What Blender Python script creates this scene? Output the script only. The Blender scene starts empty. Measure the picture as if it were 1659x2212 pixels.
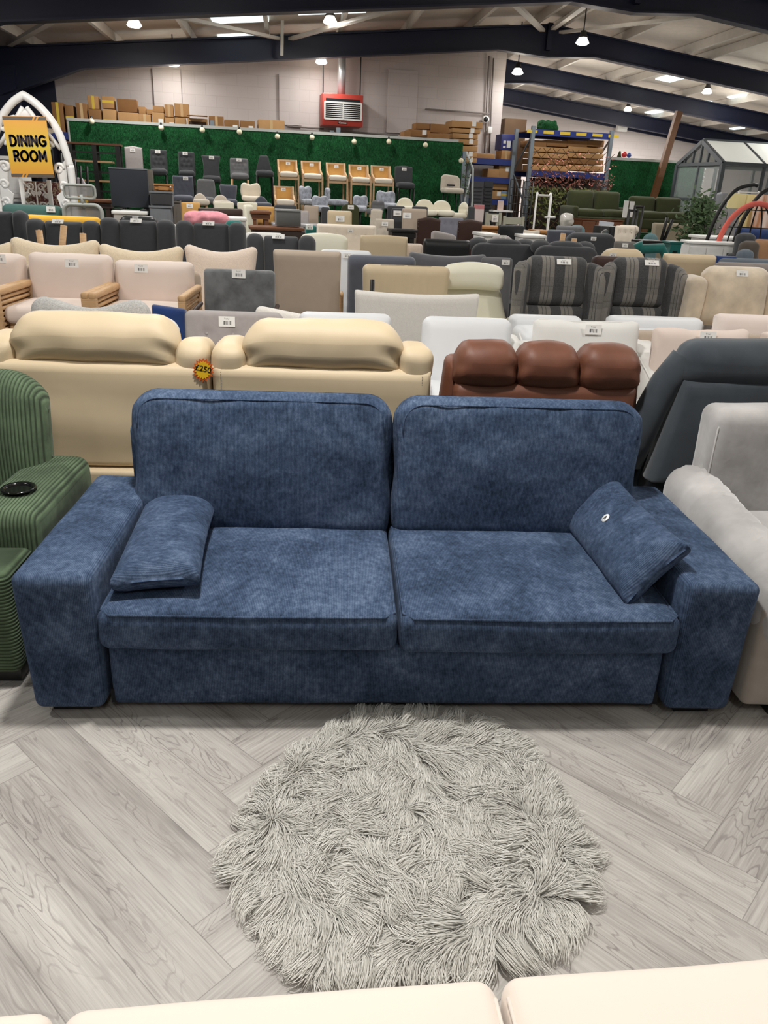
import bpy, bmesh, math, random
from math import sin, cos, pi, radians, sqrt
from mathutils import Vector, Matrix, noise as mn
import numpy as np
R_ = random.Random(7)
S = bpy.context.scene
COL = S.collection
# ---------------------------------------------------------------- camera
PITCH, ROLL, YAW, CH_, FPX = radians(22.5), radians(2.4), radians(3.6), 1.6, 1680.0
_fh = Vector((sin(YAW), cos(YAW), 0)); _r0 = Vector((cos(YAW), -sin(YAW), 0)); _z = Vector((0, 0, 1))
FW = _fh*cos(PITCH) - _z*sin(PITCH); _u0 = _fh*sin(PITCH) + _z*cos(PITCH)
RT = _r0*cos(ROLL) + _u0*sin(ROLL); UP = -_r0*sin(ROLL) + _u0*cos(ROLL)
CAM = Vector((0, 0, CH_))
HA = radians(9)
XH = Vector((cos(HA), sin(HA), 0)); YH = Vector((-sin(HA), cos(HA), 0))
def ray(px, py): return FW + RT*((px-829.5)/FPX) - UP*((py-1106)/FPX)
def at(px, py, Y):                 # point of the photo lying at distance Y in front of the viewer
    d = ray(px, py); return CAM + d*(Y/d.y)
def atz(px, py, z):
    d = ray(px, py); return CAM + d*((z-CH_)/d.z)
def hat(px, py, dist):             # the same in the hall's own axes -> (x along the gable wall, z)
    d = ray(px, py); p = CAM + d*(dist/d.dot(YH)); return p.dot(XH), p.z
def hw(x, d, z): return XH*x + YH*d + Vector((0, 0, z))
# ---------------------------------------------------------------- node helpers
def lin(c):
    def f(v):
        v /= 255.0
        return v/12.92 if v <= .04045 else ((v+.055)/1.055)**2.4
    return (f(c[0]), f(c[1]), f(c[2]), 1)
class NT:
    def __init__(s, name):
        s.m = bpy.data.materials.new(name); s.m.use_nodes = True
        s.t = s.m.node_tree; s.n = s.t.nodes; s.b = s.n['Principled BSDF']
        s.tc = s.n.new('ShaderNodeTexCoord')
    def N(s, typ, ins=None, **kw):
        n = s.n.new('ShaderNode'+typ)
        for k, v in kw.items(): setattr(n, k, v)
        for k, v in (ins or {}).items(): s.put(n.inputs[k], v)
        return n
    def put(s, sock, v):
        if isinstance(v, bpy.types.NodeSocket): s.t.links.new(v, sock)
        else: sock.default_value = v
    def M(s, op, a, b=0.0, c=0.0):
        n = s.n.new('ShaderNodeMath'); n.operation = op
        s.put(n.inputs[0], a); s.put(n.inputs[1], b); s.put(n.inputs[2], c)
        return n.outputs[0]
    def ramp(s, f, stops, interp='LINEAR'):
        n = s.n.new('ShaderNodeValToRGB'); n.color_ramp.interpolation = interp
        e = n.color_ramp.elements
        while len(e) < len(stops): e.new(0.5)
        for i, (p, c) in enumerate(stops): e[i].position = p; e[i].color = c
        s.put(n.inputs[0], f); return n.outputs[0]
    def mix(s, f, a, b, mode='MIX'):
        n = s.n.new('ShaderNodeMix'); n.data_type = 'RGBA'; n.blend_type = mode
        s.put(n.inputs[0], f); s.put(n.inputs[6], a); s.put(n.inputs[7], b)
        return n.outputs[2]
    def noise(s, vec, scale, detail=3, rough=.55, dist=0.0):
        n = s.N('TexNoise', {'Scale': scale, 'Detail': detail, 'Roughness': rough, 'Distortion': dist})
        if vec is not None: s.t.links.new(vec, n.inputs['Vector'])
        return n.outputs[0]
    def mapv(s, vec, sc=(1, 1, 1), loc=(0, 0, 0)):
        n = s.N('Mapping'); n.inputs['Scale'].default_value = sc; n.inputs['Location'].default_value = loc
        s.t.links.new(vec, n.inputs['Vector']); return n.outputs[0]
    def bump(s, h, strength=.3, dist=.01):
        n = s.N('Bump', {'Strength': strength, 'Distance': dist}); s.put(n.inputs['Height'], h)
        s.t.links.new(n.outputs[0], s.b.inputs['Normal'])
    def set(s, **kw):
        for k, v in kw.items():
            s.put(s.b.inputs[{'col': 'Base Color', 'rough': 'Roughness', 'metal': 'Metallic', 'sheen': 'Sheen Weight', 'spec': 'Specular IOR Level'}[k]], v)
        return s.m
def sc_(c, k): return tuple(min(255, v*k) for v in c)
MATS = {}
def fab(name, c, mott=.12, ms=14, rough=.9, bump=.25, bs=420, sheen=.15, sharp=0, spec=.2):
    if name in MATS: return MATS[name]
    t = NT(name); o = t.tc.outputs['Object']
    f = t.noise(o, ms, 4)
    if sharp: f = t.ramp(f, [(.5-sharp, (0, 0, 0, 1)), (.5+sharp, (1, 1, 1, 1))])
    t.set(col=t.mix(f, lin(sc_(c, 1-mott)), lin(sc_(c, 1+mott))), rough=rough, sheen=sheen, spec=spec)
    t.bump(t.noise(o, bs, 2), bump, .004)
    MATS[name] = t.m; return t.m
def flat(name, c, rough=.5, metal=0, spec=.5):
    if name in MATS: return MATS[name]
    t = NT(name); o = t.tc.outputs['Object']
    f = t.noise(o, 9, 3)
    t.set(col=t.mix(f, lin(sc_(c, .95)), lin(sc_(c, 1.05))), rough=rough, metal=metal, spec=spec)
    MATS[name] = t.m; return t.m
def glow(name, c, e):
    t = NT(name); t.b.inputs['Emission Color'].default_value = lin(c); t.b.inputs['Emission Strength'].default_value = e
    t.set(col=lin(c)); return t.m
def wood(name, c, sc=(3, 3, 40), dark=.7, rough=.55):
    if name in MATS: return MATS[name]
    t = NT(name); o = t.mapv(t.tc.outputs['Object'], sc)
    f = t.noise(o, 2.2, 5, .6, 1.0)
    t.set(col=t.mix(f, lin(sc_(c, dark)), lin(sc_(c, 1.12))), rough=rough)
    MATS[name] = t.m; return t.m
def chenille(name, dark, mid, light):
    t = NT(name); o = t.tc.outputs['Object']
    w = t.N('TexWave', {'Scale': 62.0, 'Distortion': 1.2, 'Detail': 2.0, 'Detail Scale': 3.0}, wave_type='BANDS', bands_direction='X').outputs[1]
    t.t.links.new(o, w.node.inputs['Vector'])
    big = t.ramp(t.noise(t.mapv(o, (1, 1, 1.4)), 4.2, 5, .68, .5), [(.36, (0, 0, 0, 1)), (.66, (1, 1, 1, 1))])
    fine = t.noise(t.mapv(o, (1, .75, .75)), 60, 4, .7)
    thr = t.noise(t.mapv(o, (300, 480, 480)), 1.0, 2)
    f = t.M('ADD', t.M('MULTIPLY', big, .24), t.M('MULTIPLY', fine, .66))
    f = t.M('ADD', f, t.M('MULTIPLY', w, .13))
    f = t.M('ADD', f, t.M('MULTIPLY', thr, .2))
    col = t.ramp(f, [(.36, lin(dark)), (.62, lin(mid)), (.98, lin(light))])
    t.set(col=col, rough=.95, sheen=.12, spec=.08)
    t.b.inputs['Sheen Roughness'].default_value = .4
    t.b.inputs['Sheen Tint'].default_value = lin((150, 165, 190))
    t.bump(t.M('ADD', t.M('MULTIPLY', w, .6), t.M('ADD', thr, t.M('MULTIPLY', fine, .8))), .35, .004)
    return t.m
def cord(name, c, axis, period):
    t = NT(name); o = t.tc.outputs['Object']
    w = t.N('TexWave', {'Scale': 2*pi/(20*period), 'Distortion': .5, 'Detail': 1.0, 'Detail Scale': .6}, wave_type='BANDS', bands_direction=axis).outputs[1]
    t.t.links.new(o, w.node.inputs['Vector'])
    m = t.ramp(t.noise(o, 6, 5, .7), [(.35, (0, 0, 0, 1)), (.7, (1, 1, 1, 1))])
    hi = t.mix(m, lin(sc_(c, .88)), lin(sc_(c, 1.25)))
    col = t.mix(t.ramp(w, [(.0, (0, 0, 0, 1)), (.5, (1, 1, 1, 1))]), lin(sc_(c, .66)), hi)
    t.set(col=col, rough=.95, sheen=.06, spec=.06)
    t.bump(w, .6, .006); return t.m
def plaid(name):
    t = NT(name); o = t.tc.outputs['Object']; s = t.N('SeparateXYZ'); t.t.links.new(o, s.inputs[0])
    x = t.M('FRACT', t.M('ADD', t.M('DIVIDE', s.outputs[0], .19), 10.2)); z = t.M('FRACT', t.M('ADD', t.M('DIVIDE', s.outputs[2], .3), 10.05))
    D, L, K = lin((46, 46, 48)), lin((126, 121, 113)), lin((62, 60, 58))
    a = t.ramp(x, [(0, D), (.46, L), (.62, K), (.65, L), (.78, K), (.81, L)], 'CONSTANT')
    g = lambda v: (v, v, v, 1)
    b = t.ramp(z, [(0, g(1)), (.4, g(.72)), (.55, g(.5)), (.58, g(.72)), (.82, g(.95))], 'CONSTANT')
    c = t.mix(1.0, a, b, 'MULTIPLY')
    c = t.mix(t.noise(o, 160, 2), t.mix(.25, c, (0, 0, 0, 1)), t.mix(.1, c, (1, 1, 1, 1)))
    t.set(col=c, rough=.95, sheen=.2, spec=.1); t.bump(t.noise(o, 500), .25, .004); return t.m
def label_mat():
    t = NT('price_label_paper'); g = t.N('SeparateXYZ'); t.t.links.new(t.tc.outputs['Generated'], g.inputs[0])
    x, z = g.outputs[0], g.outputs[2]
    st = t.M('GREATER_THAN', t.noise(t.mapv(t.tc.outputs['Generated'], (26, 0, 0)), 1.0, 1), .5)
    inx = t.M('MULTIPLY', t.M('GREATER_THAN', x, .24), t.M('LESS_THAN', x, .78))
    inz = t.M('MULTIPLY', t.M('GREATER_THAN', z, .2), t.M('LESS_THAN', z, .56))
    bar = t.M('MULTIPLY', t.M('MULTIPLY', inx, inz), st)
    ln = t.M('MULTIPLY', t.M('MULTIPLY', t.M('GREATER_THAN', x, .34), t.M('LESS_THAN', x, .66)), t.M('MULTIPLY', t.M('GREATER_THAN', z, .68), t.M('LESS_THAN', z, .86)))
    tx = t.M('MULTIPLY', ln, t.M('GREATER_THAN', t.noise(t.mapv(t.tc.outputs['Generated'], (30, 1, 9)), 1.0, 1), .52))
    f = t.M('MAXIMUM', bar, t.M('MULTIPLY', tx, .6))
    t.set(col=t.mix(f, lin((236, 234, 230)), lin((70, 70, 72))), rough=.6, spec=.2); return t.m
# ---------------------------------------------------------------- mesh helpers
class B:
    def __init__(s): s.v = []; s.f = []; s.sm = []
    def add(s, vs, fs, smooth=True, M=None):
        o = len(s.v)
        s.v += [tuple(M @ Vector(v)) if M else tuple(v) for v in vs]
        s.f += [[o+i for i in f] for f in fs]; s.sm += [smooth]*len(fs); return s
    def box(s, c, d, bev=0.0, M=None):
        if bev > 0: return s.soft(d, bev, c=c, n=1, M=M)
        x, y, z = [v/2 for v in d]
        vs = [(c[0]+a*x, c[1]+b*y, c[2]+e*z) for e in (-1, 1) for b in (-1, 1) for a in (-1, 1)]
        return s.add(vs, [(0, 2, 3, 1), (4, 5, 7, 6), (0, 1, 5, 4), (2, 6, 7, 3), (0, 4, 6, 2), (1, 3, 7, 5)], False, M)
    def soft(s, d, r, c=(0, 0, 0), n=5, puff=(0, 0, 0), amp=0, seed=0, fr=5, M=None, warp=None):
        h = [v/2 for v in d]; r = min(r, min(h)*.999); k = max(1, min(3, n))
        ax = []
        for H in h:
            inner = H-r
            a = [-H + r*i/k for i in range(k)]
            m = [-inner + 2*inner*i/max(1, n) for i in range(n+1)]
            b = [inner + r*(i+1)/k for i in range(k)]
            ax.append(a+m+b)
        idx = {}; vs = []; fs = []
        def vert(i, j, l):
            key = (i, j, l)
            if key in idx: return idx[key]
            p = [ax[0][i], ax[1][j], ax[2][l]]
            q = [max(-(h[a]-r), min(h[a]-r, p[a])) for a in range(3)]
            dd = Vector([p[a]-q[a] for a in range(3)])
            if dd.length > 1e-9: dd = dd.normalized()*r
            P = Vector(q)+dd
            u = [P[a]/h[a] for a in range(3)]
            g = [max(0, 1-w*w) for w in u]
            sg = [1 if w > .05 else (-1 if w < -.05 else 0) for w in u]
            P.x += sg[0]*puff[0]*g[1]*g[2]; P.y += sg[1]*puff[1]*g[0]*g[2]; P.z += sg[2]*puff[2]*g[0]*g[1]
            if amp:
                e = mn.noise_vector(P*fr+Vector((seed*7.1, seed*3.3, 1.7))); P += e*amp
            if warp: P = Vector(warp(P.x, P.y, P.z))
            P += Vector(c); idx[key] = len(vs); vs.append(P); return idx[key]
        n0, n1, n2 = [len(a)-1 for a in ax]
        def face(a, b, c_, d_): fs.append((a, b, c_, d_))
        for i in range(n0):
            for j in range(n1):
                face(vert(i, j, 0), vert(i, j+1, 0), vert(i+1, j+1, 0), vert(i+1, j, 0))
                face(vert(i, j, n2), vert(i+1, j, n2), vert(i+1, j+1, n2), vert(i, j+1, n2))
        for i in range(n0):
            for l in range(n2):
                face(vert(i, 0, l), vert(i+1, 0, l), vert(i+1, 0, l+1), vert(i, 0, l+1))
                face(vert(i, n1, l), vert(i, n1, l+1), vert(i+1, n1, l+1), vert(i+1, n1, l))
        for j in range(n1):
            for l in range(n2):
                face(vert(0, j, l), vert(0, j, l+1), vert(0, j+1, l+1), vert(0, j+1, l))
                face(vert(n0, j, l), vert(n0, j+1, l), vert(n0, j+1, l+1), vert(n0, j, l+1))
        return s.add(vs, fs, True, M)
    def panel(s, w, h, t, r=.03, rc=.05, top=None, side=None, puff=0, dent=None, bow=None, nu=26, nv=16, c=(0, 0, 0), M=None, rb=0.0):
        # upholstered slab standing in XZ: x centred, z 0..h, thickness along y; top(u) raises/lowers the upper edge, side(v) widens it
        us = [.5-.5*cos(pi*i/nu) for i in range(nu+1)]; vv = [.5-.5*cos(pi*i/nv) for i in range(nv+1)]
        hwid = w/2; vs = []; fs = []; rc = max(rc, 1e-4)
        for sgn in (-1, 1):
            for v in vv:
                for u in us:
                    x0 = (2*u-1)*hwid
                    e = max(0, abs(x0)-(hwid-rc)); zt = h - (rc-sqrt(max(0, rc*rc-e*e))) + (top(2*u-1) if top else 0)
                    zb = 0
                    if rb: eb = max(0, abs(x0)-(hwid-rb)); zb = rb-sqrt(max(0, rb*rb-eb*eb))
                    z = zb + (zt-zb)*v
                    x = x0*(1 + (side(v)/hwid if side else 0))
                    ed = min(hwid-abs(x0), zt-z, (z-zb) if zb or rb else z+r*.6)
                    k = min(1, max(0, ed)/r); th = t/2*sqrt(max(0, 1-(1-k)**2))
                    th += puff*max(0, 1-(2*u-1)**2)*max(0, 1-(2*v-1)**2)
                    y = sgn*th
                    if dent and sgn < 0: y += dent(x, z)
                    if bow: y += bow(x, z)
                    vs.append((x+c[0], y+c[1], z+c[2]))
        W = nu+1; o = W*(nv+1)
        for j in range(nv):
            for i in range(nu):
                a = j*W+i
                fs.append((a, a+1, a+W+1, a+W)); fs.append((o+a, o+a+W, o+a+W+1, o+a+1))
        for i in range(nu): fs.append((i, o+i, o+i+1, i+1)); a = nv*W+i; fs.append((a, a+1, o+a+1, o+a))
        for j in range(nv): a = j*W; fs.append((a, a+W, o+a+W, o+a)); a = j*W+nu; fs.append((a, o+a, o+a+W, a+W))
        return s.add(vs, fs, True, M)
    def tube(s, path, r, seg=8, closed=False, M=None):
        P = [Vector(p) for p in path]; n = len(P); vs = []; fs = []
        rr = r if isinstance(r, (list, tuple)) else [r]*n
        prev = None
        for i, p in enumerate(P):
            if closed: d = P[(i+1) % n]-P[i-1]
            else: d = P[min(n-1, i+1)]-P[max(0, i-1)]
            d.normalize()
            if prev is None:
                a = Vector((0, 0, 1)) if abs(d.z) < .9 else Vector((1, 0, 0)); prev = d.cross(a).normalized()
            prev = (prev - d*prev.dot(d)).normalized(); b = d.cross(prev)
            for k in range(seg):
                an = 2*pi*k/seg; vs.append(p + (prev*cos(an)+b*sin(an))*rr[i])
        for i in range(n if closed else n-1):
            for k in range(seg):
                a = i*seg+k; b = i*seg+(k+1) % seg; c = ((i+1) % n)*seg+(k+1) % seg; d = ((i+1) % n)*seg+k
                fs.append((a, b, c, d))
        if not closed: fs.append(tuple(range(seg))[::-1]); fs.append(tuple((n-1)*seg+k for k in range(seg)))
        return s.add(vs, fs, seg > 5, M)
    def bar(s, a, b, w, t=None, M=None):     # square-section bar
        t = t or w; a = Vector(a); b = Vector(b); d = (b-a).normalized()
        u = Vector((0, 0, 1)) if abs(d.z) < .9 else Vector((0, 1, 0)); x = d.cross(u).normalized(); y = x.cross(d)
        vs = [p+x*(i*w/2)+y*(j*t/2) for p in (a, b) for i, j in ((-1, -1), (1, -1), (1, 1), (-1, 1))]
        return s.add(vs, [(0, 3, 2, 1), (4, 5, 6, 7), (0, 1, 5, 4), (1, 2, 6, 5), (2, 3, 7, 6), (3, 0, 4, 7)], False, M)
    def lathe(s, prof, seg=20, c=(0, 0, 0), M=None):
        vs = []; fs = []; n = len(prof)
        for r, z in prof:
            for k in range(seg): an = 2*pi*k/seg; vs.append((c[0]+r*cos(an), c[1]+r*sin(an), c[2]+z))
        for i in range(n-1):
            for k in range(seg):
                fs.append((i*seg+k, i*seg+(k+1) % seg, (i+1)*seg+(k+1) % seg, (i+1)*seg+k))
        fs.append(tuple(range(seg))[::-1]); fs.append(tuple((n-1)*seg+k for k in range(seg)))
        return s.add(vs, fs, True, M)
    def prism(s, pts, t, M=None):             # outline in XZ extruded along y
        n = len(pts); vs = [(x, -t/2, z) for x, z in pts]+[(x, t/2, z) for x, z in pts]
        fs = [tuple(range(n)), tuple(range(2*n-1, n-1, -1))]+[(i, n+i, n+(i+1) % n, (i+1) % n) for i in range(n)]
        return s.add(vs, fs, False, M)
    def ball(s, c, r, seg=12, M=None):
        r3 = r if isinstance(r, (tuple, list)) else (r, r, r); vs = []; fs = []; n = seg//2
        for i in range(n+1):
            th = pi*i/n
            for k in range(seg): an = 2*pi*k/seg; vs.append((c[0]+r3[0]*sin(th)*cos(an), c[1]+r3[1]*sin(th)*sin(an), c[2]+r3[2]*cos(th)))
        for i in range(n):
            for k in range(seg): fs.append((i*seg+k, (i+1)*seg+k, (i+1)*seg+(k+1) % seg, i*seg+(k+1) % seg))
        return s.add(vs, fs, True, M)
    def obj(s, name, mat, parent=None, loc=(0, 0, 0), rot=(0, 0, 0), weld=True):
        me = bpy.data.meshes.new(name); me.from_pydata([tuple(v) for v in s.v], [], s.f)
        me.polygons.foreach_set('use_smooth', s.sm)
        bm = bmesh.new(); bm.from_mesh(me)
        if weld: bmesh.ops.remove_doubles(bm, verts=bm.verts, dist=1e-5)
        bmesh.ops.recalc_face_normals(bm, faces=bm.faces)
        bm.to_mesh(me); bm.free()
        me.materials.append(mat); o = bpy.data.objects.new(name, me); COL.objects.link(o)
        o.location = loc; o.rotation_euler = rot
        if parent: o.parent = parent
        return o
def smooth(pts, n=6):
    P = [Vector(p) for p in pts]; out = []
    for i in range(len(P)-1):
        a, b, c, d = P[max(0, i-1)], P[i], P[i+1], P[min(len(P)-1, i+2)]
        for k in range(n):
            t = k/n; out.append(.5*((2*b)+(c-a)*t+(2*a-5*b+4*c-d)*t*t+(3*b-a-3*c+d)*t**3))
    return out+[P[-1]]
def tag(o, label=None, cat=None, group=None, kind=None):
    if label: o['label'] = label
    if cat: o['category'] = cat
    if group: o['group'] = group
    if kind: o['kind'] = kind
    return o
def T(name, label, cat, loc, rz=0, group=None):
    o = bpy.data.objects.new(name, None); COL.objects.link(o); o.empty_display_size = .1
    o.location = loc; o.rotation_euler = (0, 0, rz); return tag(o, label, cat, group)
def struct(o): o['kind'] = 'structure'; return o
def copy_tree(o, parent=None):
    c = o.copy(); COL.objects.link(c)
    if parent: c.parent = parent
    for ch in list(o.children): copy_tree(ch, c)
    return c
def text_mesh(name, txt, size, mat, parent, loc, rot, bold=0.0, ext=.001, align='CENTER', spacing=1.0):
    cu = bpy.data.curves.new(name, 'FONT'); cu.body = txt; cu.size = size; cu.align_x = align; cu.align_y = 'CENTER'
    cu.offset = bold; cu.extrude = ext; cu.space_line = spacing
    tmp = bpy.data.objects.new(name, cu); COL.objects.link(tmp)
    bpy.context.view_layer.update()
    me = bpy.data.meshes.new_from_object(tmp.evaluated_get(bpy.context.evaluated_depsgraph_get()))
    bpy.data.objects.remove(tmp); bpy.data.curves.remove(cu)
    me.materials.clear(); me.materials.append(mat)
    o = bpy.data.objects.new(name, me); COL.objects.link(o); o.parent = parent; o.location = loc; o.rotation_euler = rot
    return o
E_FAR, E_NEAR, EXPO = 60.0, 85.0, 0.0
# ---------------------------------------------------------------- materials
BLUE = chenille('blue_chenille', (32, 42, 58), (61, 76, 100), (108, 124, 149))
BLACK = flat('black_plastic', (24, 24, 26), .35)
DARKM = flat('black_metal', (28, 27, 27), .45, .3)
GAP = flat('gap_shade', (16, 17, 22), .95)  # near-black: shade inside gaps, slots and openings put into the colour
LABEL = label_mat()
PINE = wood('pale_wood', (205, 165, 120)); OAK = wood('oak_wood', (176, 122, 66)); DKWOOD = wood('dark_wood', (62, 42, 34)); WALN = wood('walnut', (112, 66, 36))
WHITEP = flat('white_paint', (232, 231, 228), .45); GREYP = flat('grey_paint', (112, 116, 121), .5); CHROME = flat('chrome', (200, 200, 202), .2, 1.0)
CREAML = fab('cream_leather', (200, 181, 150), .03, 5, .5, .18, 900, .0, 0, .4)
IVORYL = fab('ivory_leather', (228, 224, 204), .02, 5, .5, .15, 900, .0, 0, .4)
BROWNL = fab('brown_leather', (104, 64, 47), .16, 12, .5, .15, 700, .0, 0, .4)
SLATE = fab('slate_suede', (58, 64, 70), .22, 7, .95, .25, 600, .3)
SILV = fab('silver_velvet', (162, 159, 157), .17, 3.4, .7, .6, 22, .7, .22)
GREYDK = fab('charcoal_fabric', (66, 67, 70), .08, 20, .95, .25, 500, .2)
GREYBL = fab('blue_grey_velvet', (84, 87, 98), .12, 8, .9, .2, 600, .4)
SUEDE = fab('grey_suede', (96, 97, 98), .2, 7, .9, .15, 700, .4, .16)
FLEECE = fab('cream_fleece', (224, 206, 178), .05, 60, 1, .9, 130, .4)
FLEECEP = fab('blush_fleece', (222, 204, 188), .05, 60, 1, .9, 130, .4)
FLEECEW = fab('white_fleece', (226, 220, 212), .04, 60, 1, .9, 130, .4)
BLUSH = fab('blush_cotton', (220, 203, 192), .03, 5, .9, .2, 500, .1)
PINKISH = fab('shell_cotton', (230, 216, 208), .03, 5, .9, .2, 500, .1)
TAUPE = fab('taupe_cloth', (178, 162, 146), .03, 12, .9, .2, 700, .1)
BOUCLE = fab('grey_boucle', (170, 168, 165), .3, 120, 1, .8, 180, .2)
NAVY = fab('navy_velvet', (26, 50, 98), .25, 10, .9, .2, 600, .4)
GREYLT = fab('light_grey_wool', (164, 157, 155), .06, 25, .95, .3, 500, .1)
WHITEL = fab('white_leather', (218, 219, 221), .02, 4, .45, .1, 900, .0, 0, .4)
WHITEF = fab('white_linen', (221, 219, 215), .02, 6, .9, .2, 500, .1)
BVELV = fab('beige_velvet', (206, 190, 168), .1, 6, .75, .12, 600, .6, .2)
CREAMV = fab('cream_velvet', (224, 211, 199), .02, 3, .85, .05, 700, .3)
BLKL = fab('black_leather', (30, 31, 33), .1, 8, .4, .15, 700, 0, 0, .4)
TEAL = fab('teal_velvet', (26, 98, 92), .2, 8, .85, .2, 600, .4)
DTEAL = fab('dark_teal_cloth', (68, 100, 94), .08, 8, .9, .2, 600, .2)
OLIVE = fab('olive_cloth', (62, 66, 42), .1, 10, .95, .25, 400, .1)
GREYMID = fab('mid_grey_cloth', (112, 112, 114), .08, 20, .95, .25, 400, .1)
MARL = fab('silver_crushed_velvet', (160, 164, 174), .22, 14, .7, .2, 300, .5, .2)
BRNL = fab('chocolate_leather', (58, 38, 32), .08, 10, .55, .15, 700)
MUST = fab('mustard_velvet', (226, 172, 56), .06, 8, .9, .2, 500, .2)
RATT = fab('rattan_weave', (208, 160, 92), .12, 140, .7, .5, 260)
OATM = fab('oatmeal_cloth', (200, 190, 176), .05, 25, .95, .3, 400)
SAGE = flat('sage_paint', (166, 166, 150), .5)
PLAID = plaid('grey_plaid')
CARD = fab('cardboard', (180, 140, 96), .08, 5, .85, .1, 200, 0)
CARDD = fab('brown_cardboard', (140, 102, 66), .1, 5, .85, .1, 200, 0)
TAPE = flat('yellow_tape', (216, 186, 60), .4); TAPEB = flat('brown_tape', (196, 164, 118), .4)
NAVYP = flat('navy_paint', (16, 24, 50), .5)
def grass_mat(name, a, b):
    t = NT(name); o = t.tc.outputs['Object']
    f = t.noise(t.mapv(o, (1, 1, .6)), 38, 5, .75, .8)
    g = t.noise(o, 3, 3)
    col = t.ramp(t.M('ADD', t.M('MULTIPLY', f, .8), t.M('MULTIPLY', g, .25)), [(.42, lin(a)), (.62, lin(b)), (.8, lin(sc_(b, 1.45)))])
    t.set(col=col, rough=.8, spec=.2); t.bump(f, 1.0, .05); return t.m
HEDGE = grass_mat('artificial_grass', (12, 54, 28), (34, 108, 58))
def leaf_mat(name, a, b):
    t = NT(name); t.set(col=t.mix(t.noise(t.tc.outputs['Object'], 9, 2), lin(a), lin(b)), rough=.55); return t.m
LEAF = leaf_mat('leaf_green', (34, 52, 30), (78, 104, 60)); IVY = leaf_mat('ivy_leaf', (40, 44, 22), (110, 116, 48)); FLOW = leaf_mat('pink_petal', (196, 92, 84), (236, 160, 140)); VINE = leaf_mat('autumn_leaf', (70, 34, 26), (120, 62, 44))
# ---------------------------------------------------------------- setting
def floor_mat():
    t = NT('herringbone_vinyl'); W = .155; n = 6
    g = t.N('NewGeometry'); s = t.N('SeparateXYZ'); t.t.links.new(g.outputs['Position'], s.inputs[0])
    k_ = 1/(sqrt(2)*W)
    u = t.M('ADD', t.M('MULTIPLY', t.M('SUBTRACT', s.outputs[0], s.outputs[1]), k_), .48+120)
    v = t.M('ADD', t.M('MULTIPLY', t.M('ADD', s.outputs[0], s.outputs[1]), k_), -.54+120)
    i = t.M('FLOOR', u); j = t.M('FLOOR', v); fu = t.M('FRACT', u); fv = t.M('FRACT', v)
    k = t.M('MODULO', t.M('ADD', t.M('ADD', i, j), 9), 12)
    isv = t.M('GREATER_THAN', k, 5.5); ish = t.M('SUBTRACT', 1, isv)
    kk = t.M('MODULO', k, 6)
    along = t.M('ADD', kk, t.M('ADD', t.M('MULTIPLY', ish, fu), t.M('MULTIPLY', isv, fv)))
    across = t.M('ADD', t.M('MULTIPLY', ish, fv), t.M('MULTIPLY', isv, fu))
    ia = t.M('SUBTRACT', i, t.M('MULTIPLY', ish, kk)); ja = t.M('SUBTRACT', j, t.M('MULTIPLY', isv, kk))
    idv = t.N('CombineXYZ', {0: ia, 1: ja, 2: isv}).outputs[0]
    wn = t.N('TexWhiteNoise', noise_dimensions='3D'); t.t.links.new(idv, wn.inputs['Vector']); rnd = wn.outputs['Value']; rc = t.N('SeparateColor'); t.t.links.new(wn.outputs['Color'], rc.inputs[0])
    gx = t.M('ADD', t.M('MULTIPLY', along, W), t.M('MULTIPLY', rc.outputs[0], 37)); gy = t.M('ADD', t.M('MULTIPLY', across, W), t.M('MULTIPLY', rc.outputs[1], 23))
    pc = t.N('CombineXYZ', {0: gx, 1: gy, 2: rnd}).outputs[0]
    # cathedral grain: iso-lines of a slow noise stretched along the plank
    field = t.noise(t.mapv(pc, (2.0, 11, 1)), 1.0, 2, .45, .35)
    fine = t.noise(t.mapv(pc, (5, 170, 1)), 1.0, 4, .65)
    rings = t.M('SINE', t.M('MULTIPLY', t.M('ADD', field, t.M('MULTIPLY', fine, .02)), 120))
    rl = t.ramp(rings, [(.0, (0, 0, 0, 1)), (.75, (0, 0, 0, 1)), (.98, (1, 1, 1, 1))])
    where = t.ramp(t.noise(t.mapv(pc, (1.6, 9, 1), (5, 2, 0)), 1.0, 2), [(.45, (.12, .12, .12, 1)), (.62, (1, 1, 1, 1))])
    tone = t.noise(t.mapv(pc, (1.2, 8, 1), (9, 4, 0)), 1.0, 3)
    base = t.ramp(t.M('ADD', t.M('MULTIPLY', tone, .6), t.M('MULTIPLY', fine, .5)), [(.32, lin((122, 117, 112))), (.53, lin((168, 163, 157))), (.76, lin((198, 194, 187)))])
    base = t.mix(t.M('MULTIPLY', rnd, .22), base, lin((128, 124, 122)))
    col = t.mix(t.M('MULTIPLY', t.M('MULTIPLY', rl, where), .55), base, lin((104, 96, 95)))
    knot = t.N('TexVoronoi', {'Scale': 1.0}); t.t.links.new(t.mapv(pc, (1.5, 5, 1)), knot.inputs['Vector'])
    kd = t.ramp(knot.outputs['Distance'], [(.03, (1, 1, 1, 1)), (.17, (0, 0, 0, 1))])
    col = t.mix(t.M('MULTIPLY', kd, .5), col, lin((88, 84, 82)))
    ea = t.M('MINIMUM', across, t.M('SUBTRACT', 1, across)); eb = t.M('MINIMUM', along, t.M('SUBTRACT', 6, along))
    seam = t.M('LESS_THAN', t.M('MINIMUM', ea, eb), .008)
    col = t.mix(t.M('MULTIPLY', seam, .5), col, lin((90, 86, 84)))
    t.set(col=col, rough=t.M('ADD', .42, t.M('MULTIPLY', fine, .2)), spec=.35)
    t.bump(t.M('SUBTRACT', fine, seam), .12, .003); return t.m
b = B(); b.box((3, 14, -.05), (44, 46, .1)); FLOORM = floor_mat()
struct(b.obj('floor', FLOORM))
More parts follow.
